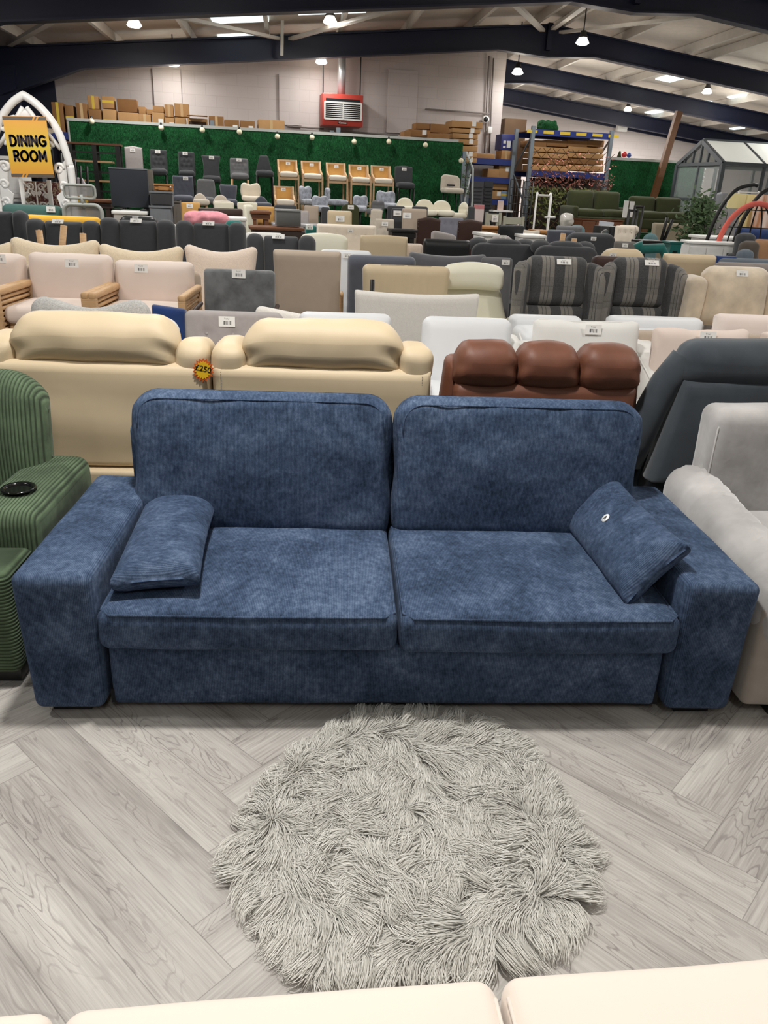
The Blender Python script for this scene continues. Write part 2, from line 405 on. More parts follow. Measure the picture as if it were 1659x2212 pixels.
def wall_mat():
    t = NT('painted_block'); o = t.tc.outputs['Object']
    br = t.N('TexBrick', {'Scale': 1.0, 'Mortar Size': .006, 'Brick Width': .44, 'Row Height': .22, 'Color1': lin((206, 198, 196)), 'Color2': lin((200, 192, 190)), 'Mortar': lin((186, 178, 176))})
    s = t.N('SeparateXYZ'); t.t.links.new(o, s.inputs[0]); c = t.N('CombineXYZ', {0: s.outputs[0], 1: s.outputs[2], 2: 0.0})
    t.t.links.new(c.outputs[0], br.inputs['Vector'])
    col = t.mix(t.noise(o, 1.1, 4), br.outputs[0], lin((192, 182, 178))); t.set(col=col, rough=.85, spec=.2); t.bump(t.noise(o, 40), .15, .01); return t.m
WALL = wall_mat(); ROOFM = flat('roof_lining', (206, 198, 188), .9); PURL = flat('white_steel', (205, 200, 192), .6)
HR = (0, 0, HA)
RX, EAVE_L, EAVE_R = 7.15, -4.0, 20.5
SKEW = math.tan(radians(5.3))        # the frames stand slightly askew to the line of the roof
def roofz(x, d=18.0): return 5.13 - .105*abs(x-(d-18)*SKEW-RX)
def sk(b):
    b.v = [(x+(y-18)*SKEW, y, z) for x, y, z in b.v]; return b
# gable walls: the block wall (left, nearer) and the deeper gable on the right
def wall_poly(x0, x1, d, t):
    xs = [x0]+([RX] if x0 < RX < x1 else [])+[x1]
    pts = [(x0, 0)]+[(x1, 0)]+[(x, roofz(x)-.02) for x in reversed(xs)]
    bb = B(); bb.prism(pts, t, Matrix.Translation((0, d+t/2, 0))); return bb
struct(wall_poly(EAVE_L+1.0, 6.62, 19.0, .3).obj('wall_back', WALL, rot=HR))
b = B(); b.prism([(19.3, 0), (28.2, 0), (28.2, roofz(6.6)-.02), (19.3, roofz(6.6)-.02)], .3, Matrix.Translation((6.47, 0, 0)) @ Matrix.Rotation(pi/2, 4, 'Z'))
struct(b.obj('wall_return', WALL, rot=HR))
struct(wall_poly(6.3, EAVE_R, 28.2, .3).obj('wall_far', WALL, rot=HR))
b = B(); b.box((EAVE_L-.15, 10, 1.95), (.3, 37, 3.9)); struct(b.obj('wall_left', NAVYP, rot=HR))
b = B(); b.box((EAVE_R+.15, 10, 1.8), (.3, 37, 3.6)); struct(b.obj('wall_right', NAVYP, rot=HR))
b = B(); b.box((8.2, -8.6, 2.6), (24.8, .3, 5.2)); struct(b.obj('wall_front', WALL, rot=HR))
# navy cladding over the far gable's blockwork
b = B(); b.prism([(6.7, 4.72), (EAVE_R, 3.2), (EAVE_R, roofz(EAVE_R)-.05), (RX, roofz(RX)-.05), (6.7, roofz(6.7)-.05)], .1, Matrix.Translation((0, 28.1, 0))); struct(b.obj('trim_1', NAVYP, rot=HR))
b = B(); b.prism([(EAVE_L+.02, 1.0), (EAVE_L+1.0, 1.0), (EAVE_L+1.0, roofz(-3)-.1), (EAVE_L+.02, roofz(-4)-.1)], .1, Matrix.Translation((0, 19.0, 0))); struct(b.obj('trim_2', NAVYP, rot=HR))
# pale blocked-up window panels and pilasters on the wall
for i, (a, c_, e, f) in enumerate([(329, 395, 148, 252), (602, 651, 160, 272), (838, 896, 150, 290)]):
    x0, z0 = hat(a, e, 19); x1, z1 = hat(c_, f, 19)
    b = B(); b.box(((x0+x1)/2, 18.97, (z0+z1)/2), (x1-x0, .06, z0-z1)); struct(b.obj('trim_%d' % (3+i), WALL, rot=HR))
b = B()
for q in ([(1058, 120), (1048, 330)], [(1068, 125), (1058, 330)], [(920, 235), (1060, 245)], [(620, 272), (700, 278)], [(700, 280), (860, 292)]):
    p = [hat(a, e, 18.9) for a, e in q]; b.tube([(p[0][0], 18.95, p[0][1]), (p[1][0], 18.95, p[1][1])], .018, 6)
struct(b.obj('trim_6', flat('conduit_grey', (128, 120, 116), .6), rot=HR))
# roof with rooflights
def roof_hit(px, py):              # where a sight line meets the roof lining (frame coordinates before skew)
    d = ray(px, py); lo, hi = 1.0, 60.0
    def g(t):
        p = CAM+d*t; x, y = p.dot(XH), p.dot(YH); return p.z-roofz(x, y)
    for _ in range(50):
        m = (lo+hi)/2
        if g(m) > 0: hi = m
        else: lo = m
    p = CAM+d*lo; y = p.dot(YH); return p.dot(XH)-(y-18)*SKEW, y
SKY = [(.2, 1.2, 5, 8), (12, 13.4, 5, 8), (1, 2, -3, 0), (12, 13.4, -3, 0)]
for q in [(455, 26, 580, 45), (472, 72, 556, 84), (645, 22, 790, 26), (1422, 158, 1478, 176), (1572, 201, 1632, 215), (1510, 216, 1544, 226), (1396, 236, 1432, 246), (1580, 272, 1605, 280)]:
    (x0, y0), (x1, y1) = roof_hit(q[0], (q[1]+q[3])/2), roof_hit(q[2], (q[1]+q[3])/2); ya, yb = roof_hit((q[0]+q[2])/2, q[3])[1], roof_hit((q[0]+q[2])/2, q[1])[1]
    SKY.append((min(x0, x1), max(x0, x1), min(ya, yb), max(ya, yb)))
b = B()
for side in (-1, 1):
    xe = EAVE_L-2 if side < 0 else EAVE_R+2.6
    p = [(xe, roofz(xe)), (RX, roofz(RX)), (RX, roofz(RX)+.08), (xe, roofz(xe)+.08)]
    vs = [(x, y, z) for y in (-8.9, 28.6) for x, z in p]
    b.add(vs, [(0, 1, 2, 3), (7, 6, 5, 4), (0, 4, 5, 1), (1, 5, 6, 2), (2, 6, 7, 3), (3, 7, 4, 0)], False)
roof = struct(sk(b).obj('ceiling', ROOFM, rot=HR))
SKYM = glow('rooflight_sheet', (226, 244, 246), 1.6)
for x0, x1, y0, y1 in SKY:
    b = B(); vs = [(x, y, roofz(x)-.004-h) for h in (0, .03) for x, y in ((x0, y0), (x1, y0), (x1, y1), (x0, y1))]
    b.add(vs, [(0, 1, 2, 3), (7, 6, 5, 4), (0, 4, 5, 1), (1, 5, 6, 2), (2, 6, 7, 3), (3, 7, 4, 0)], False); sk(b).obj('rooflight', SKYM, roof)
# purlins
for x in [-3.2, -1.7, -.25, 1.25, 2.7, 4.1, 5.5, 6.85, 7.45, 8.9, 10.4, 11, 12.8, 14.2, 15.9, 17.7, 19.3]:
    b = B(); b.box((x, 9.8, roofz(x)-.09), (.07, 36.5, .17)); sk(b).obj('purlin', PURL, roof)
# wind bracing between frames
for (pa, qa, da, pb, qb, db) in [(20, 97, 17.8, 125, 38, 13.6), (368, 33, 13.6, 606, 84, 17.8), (628, 84, 17.8, 862, 17, 13.6), (1105, 2, 13.6, 1172, 66, 17.8), (1212, 70, 17.8, 1560, 30, 13.6), (1195, 62, 17.8, 1268, 8, 13.6), (1260, 112, 18.2, 1500, 150, 22.4)]:
    (x0, z0), (x1, z1) = hat(pa, qa, da), hat(pb, qb, db); b = B(); b.bar((x0, da, z0), (x1, db, z1), .11, .05); b.obj('brace', PURL, roof)
# portal frames
def frame(n, d, xmin=EAVE_L, xmax=EAVE_R):
    b = B()
    def rib(x0, x1, lo0, lo1):
        t = .22
        a = [(x0, roofz(x0)-.2-lo0), (x1, roofz(x1)-.2-lo1), (x1, roofz(x1)-.2), (x0, roofz(x0)-.2)]
        b.prism(a, .02, Matrix.Translation((0, d, 0)))
        for (p, q) in ((a[0], a[1]), (a[3], a[2])): b.bar((p[0], d, p[1]), (q[0], d, q[1]), t, .03)
    if xmin < EAVE_L+.1: rib(EAVE_L+.2, -2.3, .8, .4)
    rib(max(xmin, -2.3), RX-1.1, .4, .4); rib(RX-1.1, RX, .4, .58); rib(RX, RX+1.1, .58, .4); rib(RX+1.1, xmax-1.5, .4, .4); rib(xmax-1.5, xmax, .4, .8)
    b.box((RX, d, roofz(RX)-.42), (.1, .26, .5))
    if xmin < EAVE_L+.1: b.box((EAVE_L+.25, d, 1.75), (.45, .22, 3.5))
    b.box((EAVE_R-.25, d, 1.6), (.45, .22, 3.2))
    struct(sk(b).obj('trim_%d' % n, NAVYP, rot=HR))
frame(7, 8.8); frame(8, 13.4); frame(9, 18.0); frame(10, 22.6, 6.8); frame(11, 27.2, 6.8)
# the thin white hanger seen between the frames
b = B(); x, z = hat(660, 112, 13.4); b.bar((x, 17.6, 3.95), (x+.02, 17.6, 4.6), .06); struct(b.obj('trim_12', PURL, rot=HR))
# ---------------------------------------------------------------- blue sofa
def label(parent, loc, w=.085, h=.055, rx=0.0, rz=0.0, ry=0.0):
    b = B(); b.box((0, 0, 0), (w, .0015, h)); return b.obj('price_label', LABEL, parent, loc, (rx, ry, rz))
sofa = T('sofa', 'navy blue chenille two-cushion sofa with wide flat arms in the middle of the floor', 'sofa', (.178, 2.085, 0))
def arm_warp(s):
    return lambda x, y, z: (x + (-s*.018*(1-(z+.24)/.48) if x*s > 0 else 0), y, z)
for s in (-1, 1):
    b = B(); b.soft((.238, .9, .475), .03, n=8, puff=(.004, .006, .006), amp=.003, seed=3+s, warp=arm_warp(s))
    b.obj('arm', BLUE, sofa, (s*1.03, .45, .27))
b = B(); b.soft((1.79, .8, .235), .02, n=12, puff=(0, .008, 0), amp=.004, seed=9, fr=3); b.obj('front_panel', BLUE, sofa, (0, .437, .145))
b = B(); b.box((0, .42, .06), (1.8, .76, .05)); b.obj('underframe', GAP, sofa)
b = B(); b.soft((2.0, .14, .68), .04, n=6); b.obj('back_frame', BLUE, sofa, (0, .93, .39))
for s in (-1, 1):
    x0 = (-.909, .012) if s < 0 else (.018, .913)
    w = x0[1]-x0[0]; cx = (x0[0]+x0[1])/2
    b = B(); b.soft((w, .76, .135), .036, n=16, puff=(0, .012, .018), amp=.002, seed=20+s, fr=5); c = b.obj('seat_cushion', BLUE, sofa, (cx, .37 if s < 0 else .365, .322))
    b = B(); hx = w/2-.012; b.tube([(-hx-.004, .2, .058), (-hx-.002, -.34, .060), (-hx+.03, -.374, .0605), (0, -.381, .0615), (hx-.03, -.374, .0605), (hx+.002, -.34, .060), (hx+.004, .2, .058)], .004, 6); b.obj('piping', BLUE, c)
    bw = .97 if s < 0 else .955; bx = -.468 if s < 0 else .505
    b = B()
    def wr(x, z, s=s): return .012*mn.noise(Vector((x*5+s*9, z*5, 3))) + .006*mn.noise(Vector((x*14, z*9+s*4, 1)))
    b.panel(bw, .545, .17, r=.05, rc=.1, rb=.05, puff=.03, nu=40, nv=30, dent=wr, side=lambda v: .006*sin(v*9))
    c = b.obj('back_cushion', BLUE, sofa, (bx, .72, .345), (-radians(10), 0, 0))
    H, W2, i_ = .545, bw/2, .03; rcc = .08
    pts = [(-W2+i_, H-i_-rcc-.03)]+[(-W2+i_, H-i_-rcc)]+[(-W2+i_+rcc*(1-cos(a*pi/16)), H-i_-rcc+rcc*sin(a*pi/16)) for a in range(1, 9)]
    pts = pts+[(0, H-i_+.001)]+[(-x, z) for x, z in reversed(pts)]
    b = B(); b.tube([(x, -(.0815+.03*(1-(x/W2)**2)*max(0, 1-(2*z/H-1)**2))+wr(x, z), z) for x, z in pts], .0035, 6); b.obj('piping', BLUE, c)
for x in (-1.03, 1.03):
    for y in (.09, .82):
        b = B(); b.box((x, y, .017), (.12, .08, .034)); b.obj('foot', BLACK, sofa)
def pillow(name, lab, L, H, t, mat, M, seed):
    b = B()
    pinch = lambda v: -.012*(1-(2*v-1)**2)
    b.panel(L, H, t, r=min(H/2, .11), rc=.006, rb=.006, nu=30, nv=20, puff=.006, side=pinch, top=lambda u: -.012*(1-u*u), dent=lambda x, z: .005*mn.noise(Vector((x*8+seed, z*8, 1))), c=(0, 0, -H/2))
    o = b.obj(name, mat); o.matrix_world = M; return tag(o, lab, 'cushion', 'blue scatter cushions')
def frame_M(o, X, Z):
    X = Vector(X).normalized(); Z = Vector(Z); Z = (Z-X*Z.dot(X)).normalized(); Y = Z.cross(X)
    M = Matrix((X, Y, Z)).transposed().to_4x4(); M.translation = Vector(o); return M
pillow('scatter_cushion', 'blue scatter cushion lying flat on the left seat beside the left arm', .7, .275, .12, BLUE, frame_M((-.583, 2.51, .455), (.06, -1, 0), (.26, .015, .02)), 2)
pr = pillow('scatter_cushion', 'blue scatter cushion with a round white B sticker leaning on the right arm', .66, .27, .12, BLUE, frame_M((1.005, 2.50, .495), (.045, -1, 0), (.15, 0, .175)), 5)
b = B(); b.lathe([(.001, -.001), (.017, -.001), (.017, .001), (.001, .001)], 28, M=Matrix.Rotation(pi/2, 4, 'X')); st = b.obj('sticker', flat('sticker_white', (244, 244, 242), .4), pr, (-.03, -.068, .005)); tag(st, 'round white sticker with a black letter B')
text_mesh('letter', 'B', .019, BLACK, st, (0, -.0016, 0), (pi/2, 0, 0), .0006, .0004)
# ---------------------------------------------------------------- shaggy rug
OUT = [(705, 1590), (790, 1548), (1030, 1560), (1120, 1610), (1200, 1720), (1262, 1850), (1258, 1960), (1200, 2040), (1020, 2110), (640, 2120), (560, 2010), (500, 1850), (565, 1720), (620, 1650)]
poly = [atz(a, c, 0).to_2d() for a, c in OUT]; cen = sum(poly, Vector((0, 0)))/len(poly)
poly = [cen+(p-cen)*.94 for p in poly]
def inside(x, y):
    r = False; n = len(poly)
    for i in range(n):
        a, c = poly[i], poly[i-1]
        if (a.y > y) != (c.y > y) and x < (c.x-a.x)*(y-a.y)/(c.y-a.y)+a.x: r = not r
    return r
RUGM = fab('rug_backing', (150, 146, 136), .05)
b = B(); n = len(poly); vs = [(p.x-cen.x, p.y-cen.y, z) for z in (.001, .012) for p in poly]
b.add(vs, [tuple(range(n))[::-1], tuple(range(n, 2*n))]+[(i, (i+1) % n, n+(i+1) % n, n+i) for i in range(n)], False)
rug = b.obj('shaggy_rug', RUGM, None, (cen.x, cen.y, 0)); tag(rug, 'grey long-pile faux fur rug lying on the floor in front of the blue sofa', 'rug')
def furmat():
    t = NT('grey_fur'); g = t.N('NewGeometry'); u = t.N('UVMap'); s = t.N('SeparateXYZ'); t.t.links.new(u.outputs[0], s.inputs[0])
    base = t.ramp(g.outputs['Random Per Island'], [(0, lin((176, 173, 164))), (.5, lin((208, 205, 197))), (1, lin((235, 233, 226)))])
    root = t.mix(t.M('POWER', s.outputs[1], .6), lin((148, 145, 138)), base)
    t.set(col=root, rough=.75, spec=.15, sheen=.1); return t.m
def fur():
    rg = np.random.default_rng(4); N = 56000; pts = []
    xs = [p.x for p in poly]; ys = [p.y for p in poly]
    while len(pts) < N:
        x = R_.uniform(min(xs), max(xs)); y = R_.uniform(min(ys), max(ys))
        if inside(x, y): pts.append((x-cen.x, y-cen.y))
    pts = np.array(pts); K = 8
    cl = pts[rg.choice(N, 620, False)]
    cid = np.empty(N, int)
    for i in range(0, N, 4000): cid[i:i+4000] = ((pts[i:i+4000, None, :]-cl[None])**2).sum(2).argmin(1)
    def flow(p):
        a = np.array([mn.noise(Vector((x*3.4, y*3.4, .3)))*4.2 + mn.noise(Vector((x*8, y*8, 5)))*1.2 for x, y in p]); return a
    rad = np.linalg.norm(pts, axis=1); outw = np.arctan2(pts[:, 1], pts[:, 0])
    ca = flow(cl) - 1.9 + rg.normal(0, .5, len(cl))
    ang = ca[cid] + rg.normal(0, .22, N)
    # at the rim the pile spills outwards
    d = np.stack([np.cos(ang), np.sin(ang)], 1); od = np.stack([np.cos(outw), np.sin(outw)], 1)
    k = np.clip((rad-.30)/.16, 0, .85)[:, None]; d = d*(1-k)+od*k; d /= np.linalg.norm(d, axis=1)[:, None]+1e-6
    L = rg.uniform(.075, .13, N); curl = rg.normal(0, .45, N) + rg.choice([-1.0, 1.0], 620)[cid]
    clh = rg.uniform(.006, .024, 620)
    h = clh[cid]*rg.uniform(.7, 1.25, N)
    tip = cl[cid]+np.stack([np.cos(ca[cid]), np.sin(ca[cid])], 1)*.055
    t = np.linspace(0, 1, K)
    P = np.zeros((N, K, 3)); a0 = np.arctan2(d[:, 1], d[:, 0])
    x = pts[:, 0].copy(); y = pts[:, 1].copy()
    for j in range(K):
        P[:, j, 0] = x; P[:, j, 1] = y
        P[:, j, 2] = .012 + h*np.sin(np.pi*np.clip(.12+t[j]*.78, 0, 1))*(1.0) - .004*t[j] + h*.25*(1-t[j])*t[j]
        aa = a0+curl*(t[j]-.3); x = x+np.cos(aa)*L/(K-1); y = y+np.sin(aa)*L/(K-1)
    pull = (t**1.6*.36)[None, :, None]
    P[:, :, :2] = P[:, :, :2]*(1-pull) + (P[:, :, :2]*.35 + tip[:, None, :]*.65)*pull
    P[:, :, 2] = np.maximum(P[:, :, 2], .006)
    dr = np.gradient(P, axis=1); side = np.stack([-dr[:, :, 1], dr[:, :, 0], np.zeros((N, K))], 2); side /= np.linalg.norm(side, axis=2, keepdims=True)+1e-9
    wd = (.00095*(1-t**3*.85))[None, :, None]
    V = np.stack([P-side*wd, P+side*wd], 2).reshape(-1, 3)
    base = (np.arange(N)*K*2)[:, None]; q = []
    for j in range(K-1): q.append(np.concatenate([base+2*j, base+2*j+1, base+2*j+3, base+2*j+2], 1))
    Q = np.concatenate(q, 1).reshape(-1, 4)
    me = bpy.data.meshes.new('pile'); me.vertices.add(len(V)); me.vertices.foreach_set('co', V.ravel())
    me.loops.add(Q.size); me.loops.foreach_set('vertex_index', Q.ravel()); me.polygons.add(len(Q)); me.polygons.foreach_set('loop_start', np.arange(0, Q.size, 4)); me.polygons.foreach_set('loop_total', np.full(len(Q), 4))
    me.polygons.foreach_set('use_smooth', np.ones(len(Q), bool)); me.update(calc_edges=True)
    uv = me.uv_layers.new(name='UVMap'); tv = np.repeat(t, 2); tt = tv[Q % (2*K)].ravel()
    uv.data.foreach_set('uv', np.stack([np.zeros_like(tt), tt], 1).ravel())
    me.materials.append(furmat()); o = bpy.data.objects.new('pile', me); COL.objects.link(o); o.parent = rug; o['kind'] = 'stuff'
fur()
# ---------------------------------------------------------------- cream sofa at the viewer's feet
cs = T('sofa', 'cream velvet sofa in the foreground, only its three seat cushions in view', 'sofa', (-.07, .845, 0), radians(3.3))
for i in (-1, 0, 1):
    b = B(); b.soft((.668, .56, .2), .035, n=12, puff=(0, .004, .012), amp=.003, seed=40+i); c = b.obj('seat_cushion', CREAMV, cs, (i*.675, -.28, .345))
    for s in (-1, 1):
        b = B(); b.tube([(s*.327, -.24, .088), (s*.327, .24, .089)], .0035, 6); b.obj('piping', CREAMV, c)
b = B(); b.soft((2.1, .62, .2), .03); b.obj('base', CREAMV, cs, (0, -.33, .14))
b = B(); b.soft((2.3, .18, .62), .06); b.obj('backrest', CREAMV, cs, (0, -.68, .5))
for s in (-1, 1): b = B(); b.soft((.2, .78, .5), .05); b.obj('arm', CREAMV, cs, (s*1.14, -.38, .31))
for s in (-1, 1):
    for y in (-.08, -.68): b = B(); b.box((s*1.0, y, .022), (.06, .06, .044)); b.obj('foot', BLACK, cs)
# ---------------------------------------------------------------- green corduroy recliner
CORDX = cord('green_corduroy', (82, 98, 76), 'X', .0125); CORDZ = cord('green_corduroy_across', (76, 91, 70), 'Z', .0125)
gr = T('recliner', 'forest green wide-rib corduroy recliner with a cup holder left of the blue sofa', 'recliner', (-1.5, 2.6, 0))
for s in (-1, 1):
    b = B(); b.soft((.24, .66, .47), .05, n=8, puff=(.006, .012, .01), amp=.004, seed=s); a = b.obj('arm', CORDX, gr, (s*.35, .2, .305))
    b = B(); c_ = (0, 0, .235); b.lathe([(.045, -.05), (.046, .008), (.058, .012), (.062, .006), (.056, .004), (.05, .003), (.0, .003)], 28, c=(0, -.13, .247)); b.obj('cup_holder', flat('gloss_black', (14, 14, 15), .12), a)
b = B(); b.soft((.46, .6, .16), .05, puff=(0, 0, .02)); b.obj('seat', CORDX, gr, (0, .18, .38))
b = B(); b.soft((.9, .26, .37), .03, n=8, puff=(0, .02, 0), amp=.004); b.obj('footrest', CORDZ, gr, (0, -.22, .235))
b = B(); b.panel(.72, .5, .24, r=.1, rc=.16, puff=.03, nu=26, nv=20, dent=lambda x, z: .008*mn.noise(Vector((x*6, z*6, 2)))); b.obj('backrest', CORDX, gr, (-.02, .42, .40), (-radians(8), 0, 0))
b = B(); b.soft((.8, .8, .1), .02); b.obj('base', CORDZ, gr, (0, .15, .1))
for s in (-1, 1):
    for y in (-.27, .42): b = B(); b.box((s*.38, y, .03), (.1, .08, .06)); b.obj('foot', BLACK, gr)
# ---------------------------------------------------------------- silver velvet chair
sv = T('armchair', 'silver grey velvet armchair with gathered roll arms right of the blue sofa', 'armchair', (1.9, 2.55, 0))
def gather(x, y, z):
    k = max(0, z)/.12; return (x, y, z + .011*k*sin(y*95+2.2*sin(x*22))*max(0, .9-abs(x)*4))
for s in (-1, 1):
    b = B(); b.soft((.225, 1.0, .24), .11, n=34, puff=(0, .02, 0), amp=.004, fr=7, warp=lambda x, y, z: (lambda p: (p[0], p[1], p[2] + .05*(y/.5) - .035*max(0, -y/.5)**3))(gather(x, y, z)))
    b.obj('roll_arm', SILV, sv, (s*.44, -.0, .44))
    b = B(); b.soft((.2, .92, .38), .03, amp=.003); b.obj('side_panel', fab('silver_suede', (150, 142, 134), .12, 8, .85, .2, 600, .3), sv, (s*.445, 0, .235))
b = B(); b.soft((.68, .74, .2), .06, puff=(0, 0, .03)); b.obj('seat', SILV, sv, (0, -.05, .36))
b = B(); b.soft((.82, .19, .62), .05, n=10, puff=(0, .02, .02), amp=.006, fr=5); bk = b.obj('backrest', SILV, sv, (.0, .45, .53))
b = B(); b.tube([(-.402, -.08, -.3), (-.4, -.083, .24), (-.37, -.06, .295), (-.36, .06, .305)], .004, 6); b.obj('piping', flat('silver_cord', (190, 188, 186), .5), bk)
b = B(); b.soft((.72, .7, .2), .03, n=4); b.obj('front_panel', fab('silver_suede', (150, 142, 134), .12, 8, .85, .2, 600, .3), sv, (0, -.07, .16))
b = B(); b.box((0, 0, .023), (.86, .86, .045)); b.obj('plinth', BLACK, sv)
# ---------------------------------------------------------------- the row of recliners seen from behind
def cream_recliner(loc, lab, w=.965, mir=1):
    r = T('recliner', lab, 'recliner', loc, 0, 'cream leather recliners behind the blue sofa')
    b = B(); b.panel(w, .47, .16, r=.02, rc=.015, nu=20, nv=14, puff=.008, dent=lambda x, z: .004*sin(z*26+x*3)); p = b.obj('back_panel', CREAML, r, (0, .08, .405))
    for s in (-1, 1):
        b = B()
        for i in range(34): b.box((s*(w/2-.045), -.0815, .03+i*.0125), (.003, .003, .006))
        b.obj('stitching', flat('grey_thread', (120, 116, 108), .8), p)
    def fold(x, y, z):
        e = abs(x)/.34; k = max(0, e-.72)/.28
        return (x, y + .012*k*sin(z*60+x*9), z - .03*k*k + .006*k*sin(z*45))
    b = B(); b.soft((.69, .2, .205), .075, n=18, puff=(.012, .02, .01), amp=.009, seed=5*mir, fr=7, warp=fold); b.obj('headrest', CREAML, r, (0, .11, .955))
    for s in (-1, 1):
        b = B(); b.soft((.15, .28, .15), .05, n=10, puff=(.0, .008, .008), amp=.012, seed=s+mir, fr=7); b.obj('shoulder_bolster', CREAML, r, (s*(w/2-.072), .15, .88))
        b = B(); b.soft((.16, .6, .5), .06, n=6, amp=.006); b.obj('arm', CREAML, r, (s*(w/2-.08), .48, .33))
        b = B(); b.soft((.05, .24, .45), .02, n=8, amp=.006, fr=9); b.obj('side_wing', CREAML, r, (s*(w/2-.02), .2, .62))
    b = B(); b.soft((w-.3, .5, .2), .06); b.obj('seat', CREAML, r, (0, .45, .38))
    b = B(); b.soft((w-.02, .76, .34), .02, n=4); b.obj('base', CREAML, r, (0, .34, .225))
    for s in (-1, 1):
        for y in (.12, .66): b = B(); b.box((s*.38, y, .028), (.08, .08, .056)); b.obj('foot', BLACK, r)
    return r
c1 = cream_recliner((-1.06, 3.36, 0), 'cream leather recliner with a yellow price star, behind the left of the blue sofa', .965, 1)
c2 = cream_recliner((-.082, 3.36, 0), 'cream leather recliner behind the middle of the blue sofa, next to the brown one', .965, 2)
star = [(cos(a*pi/18)*(.036 if a % 2 else .046), sin(a*pi/18)*(.036 if a % 2 else .046)*1.15) for a in range(36)]
b = B(); b.prism(star, .002); ps = b.obj('price_star', flat('star_orange', (200, 92, 38), .5), c1, (.468, -.012, .855), (0, radians(12), 0)); tag(ps, 'yellow and orange starburst price tag')
b = B(); b.prism([(x*.78, z*.78) for x, z in star], .002); b.obj('star_face', flat('star_yellow', (226, 180, 30), .5), ps, (0, -.0015, 0))
text_mesh('price', '£250', .034, BLACK, ps, (0, -.0032, .005), (pi/2, 0, radians(0)), .0004, .0003)
# brown tufted recliner
br = T('recliner', 'brown leather recliner with three puffed headrest tufts behind the right of the blue sofa', 'recliner', (.92, 3.36, 0))
b = B(); b.panel(.83, .44, .14, r=.025, rc=.02, nu=18, nv=10, side=lambda v: .03*(1-v)); b.obj('back_panel', BROWNL, br, (0, .08, .385))
for i in (-1, 0, 1):
    def fw(x, y, z): k = max(0, abs(x)/.145-.55)/.45; return (x, y + .01*k*sin(z*70+x*5), z - .035*k*k + .008*k*sin(y*60+z*40))
    b = B(); b.soft((.292, .2, .185), .07, n=16, puff=(0, .02, .016), amp=.007, seed=i, fr=8, warp=fw); b.obj('headrest_tuft', BROWNL, br, (i*.278, .1, .895))
for s in (-1, 1):
    b = B(); b.panel(.1, .62, .2, r=.04, rc=.05, nu=8, nv=12, bow=lambda x, z: .0, side=lambda v: .02*(1-v)); b.obj('side_wing', BROWNL, br, (s*.43, .18, .3), (0, -s*radians(3), 0))
    b = B(); b.soft((.15, .6, .42), .06); b.obj('arm', BROWNL, br, (s*.36, .5, .33))
b = B(); b.soft((.56, .5, .2), .06); b.obj('seat', BROWNL, br, (0, .45, .36))
b = B(); b.soft((.86, .66, .32), .02, n=3); b.obj('base', BROWNL, br, (0, .4, .225))
for s in (-1, 1):
    for y in (.14, .66): b = B(); b.box((s*.34, y, .033), (.08, .08, .066)); b.obj('foot', BLACK, br)
# slate recliner
sl = T('recliner', 'dark slate grey suede recliner with slanting sides behind the silver armchair', 'recliner', (1.905, 3.36, 0))
b = B(); b.panel(.76, .47, .16, r=.015, rc=.01, nu=18, nv=12, side=lambda v: .10*(1-v)); b.obj('back_panel', SLATE, sl, (0, .0, .4), (radians(-4), 0, 0))
b = B(); b.soft((.8, .2, .2), .08, n=14, puff=(0, .015, .012), amp=.006); b.obj('headrest', SLATE, sl, (0, .06, .935))
for s in (-1, 1):
    b = B(); b.tube([(s*.53, .08, .44), (s*.515, .07, .56), (s*.475, .07, .72), (s*.43, .07, .84), (s*.37, .06, .96)], [.055, .07, .072, .07, .06], 14); b.obj('side_roll', SLATE, sl)
    b = B(); b.soft((.16, .7, .45), .06); b.obj('arm', SLATE, sl, (s*.41, .48, .3))
b = B(); b.soft((.6, .5, .2), .06); b.obj('seat', SLATE, sl, (0, .4, .36))
b = B(); b.soft((.9, .7, .36), .02, n=3); b.obj('base', SLATE, sl, (0, .36, .23))
for s in (-1, 1):
    for y in (.1, .62): b = B(); b.box((s*.36, y, .026), (.08, .08, .052)); b.obj('foot', BLACK, sl)
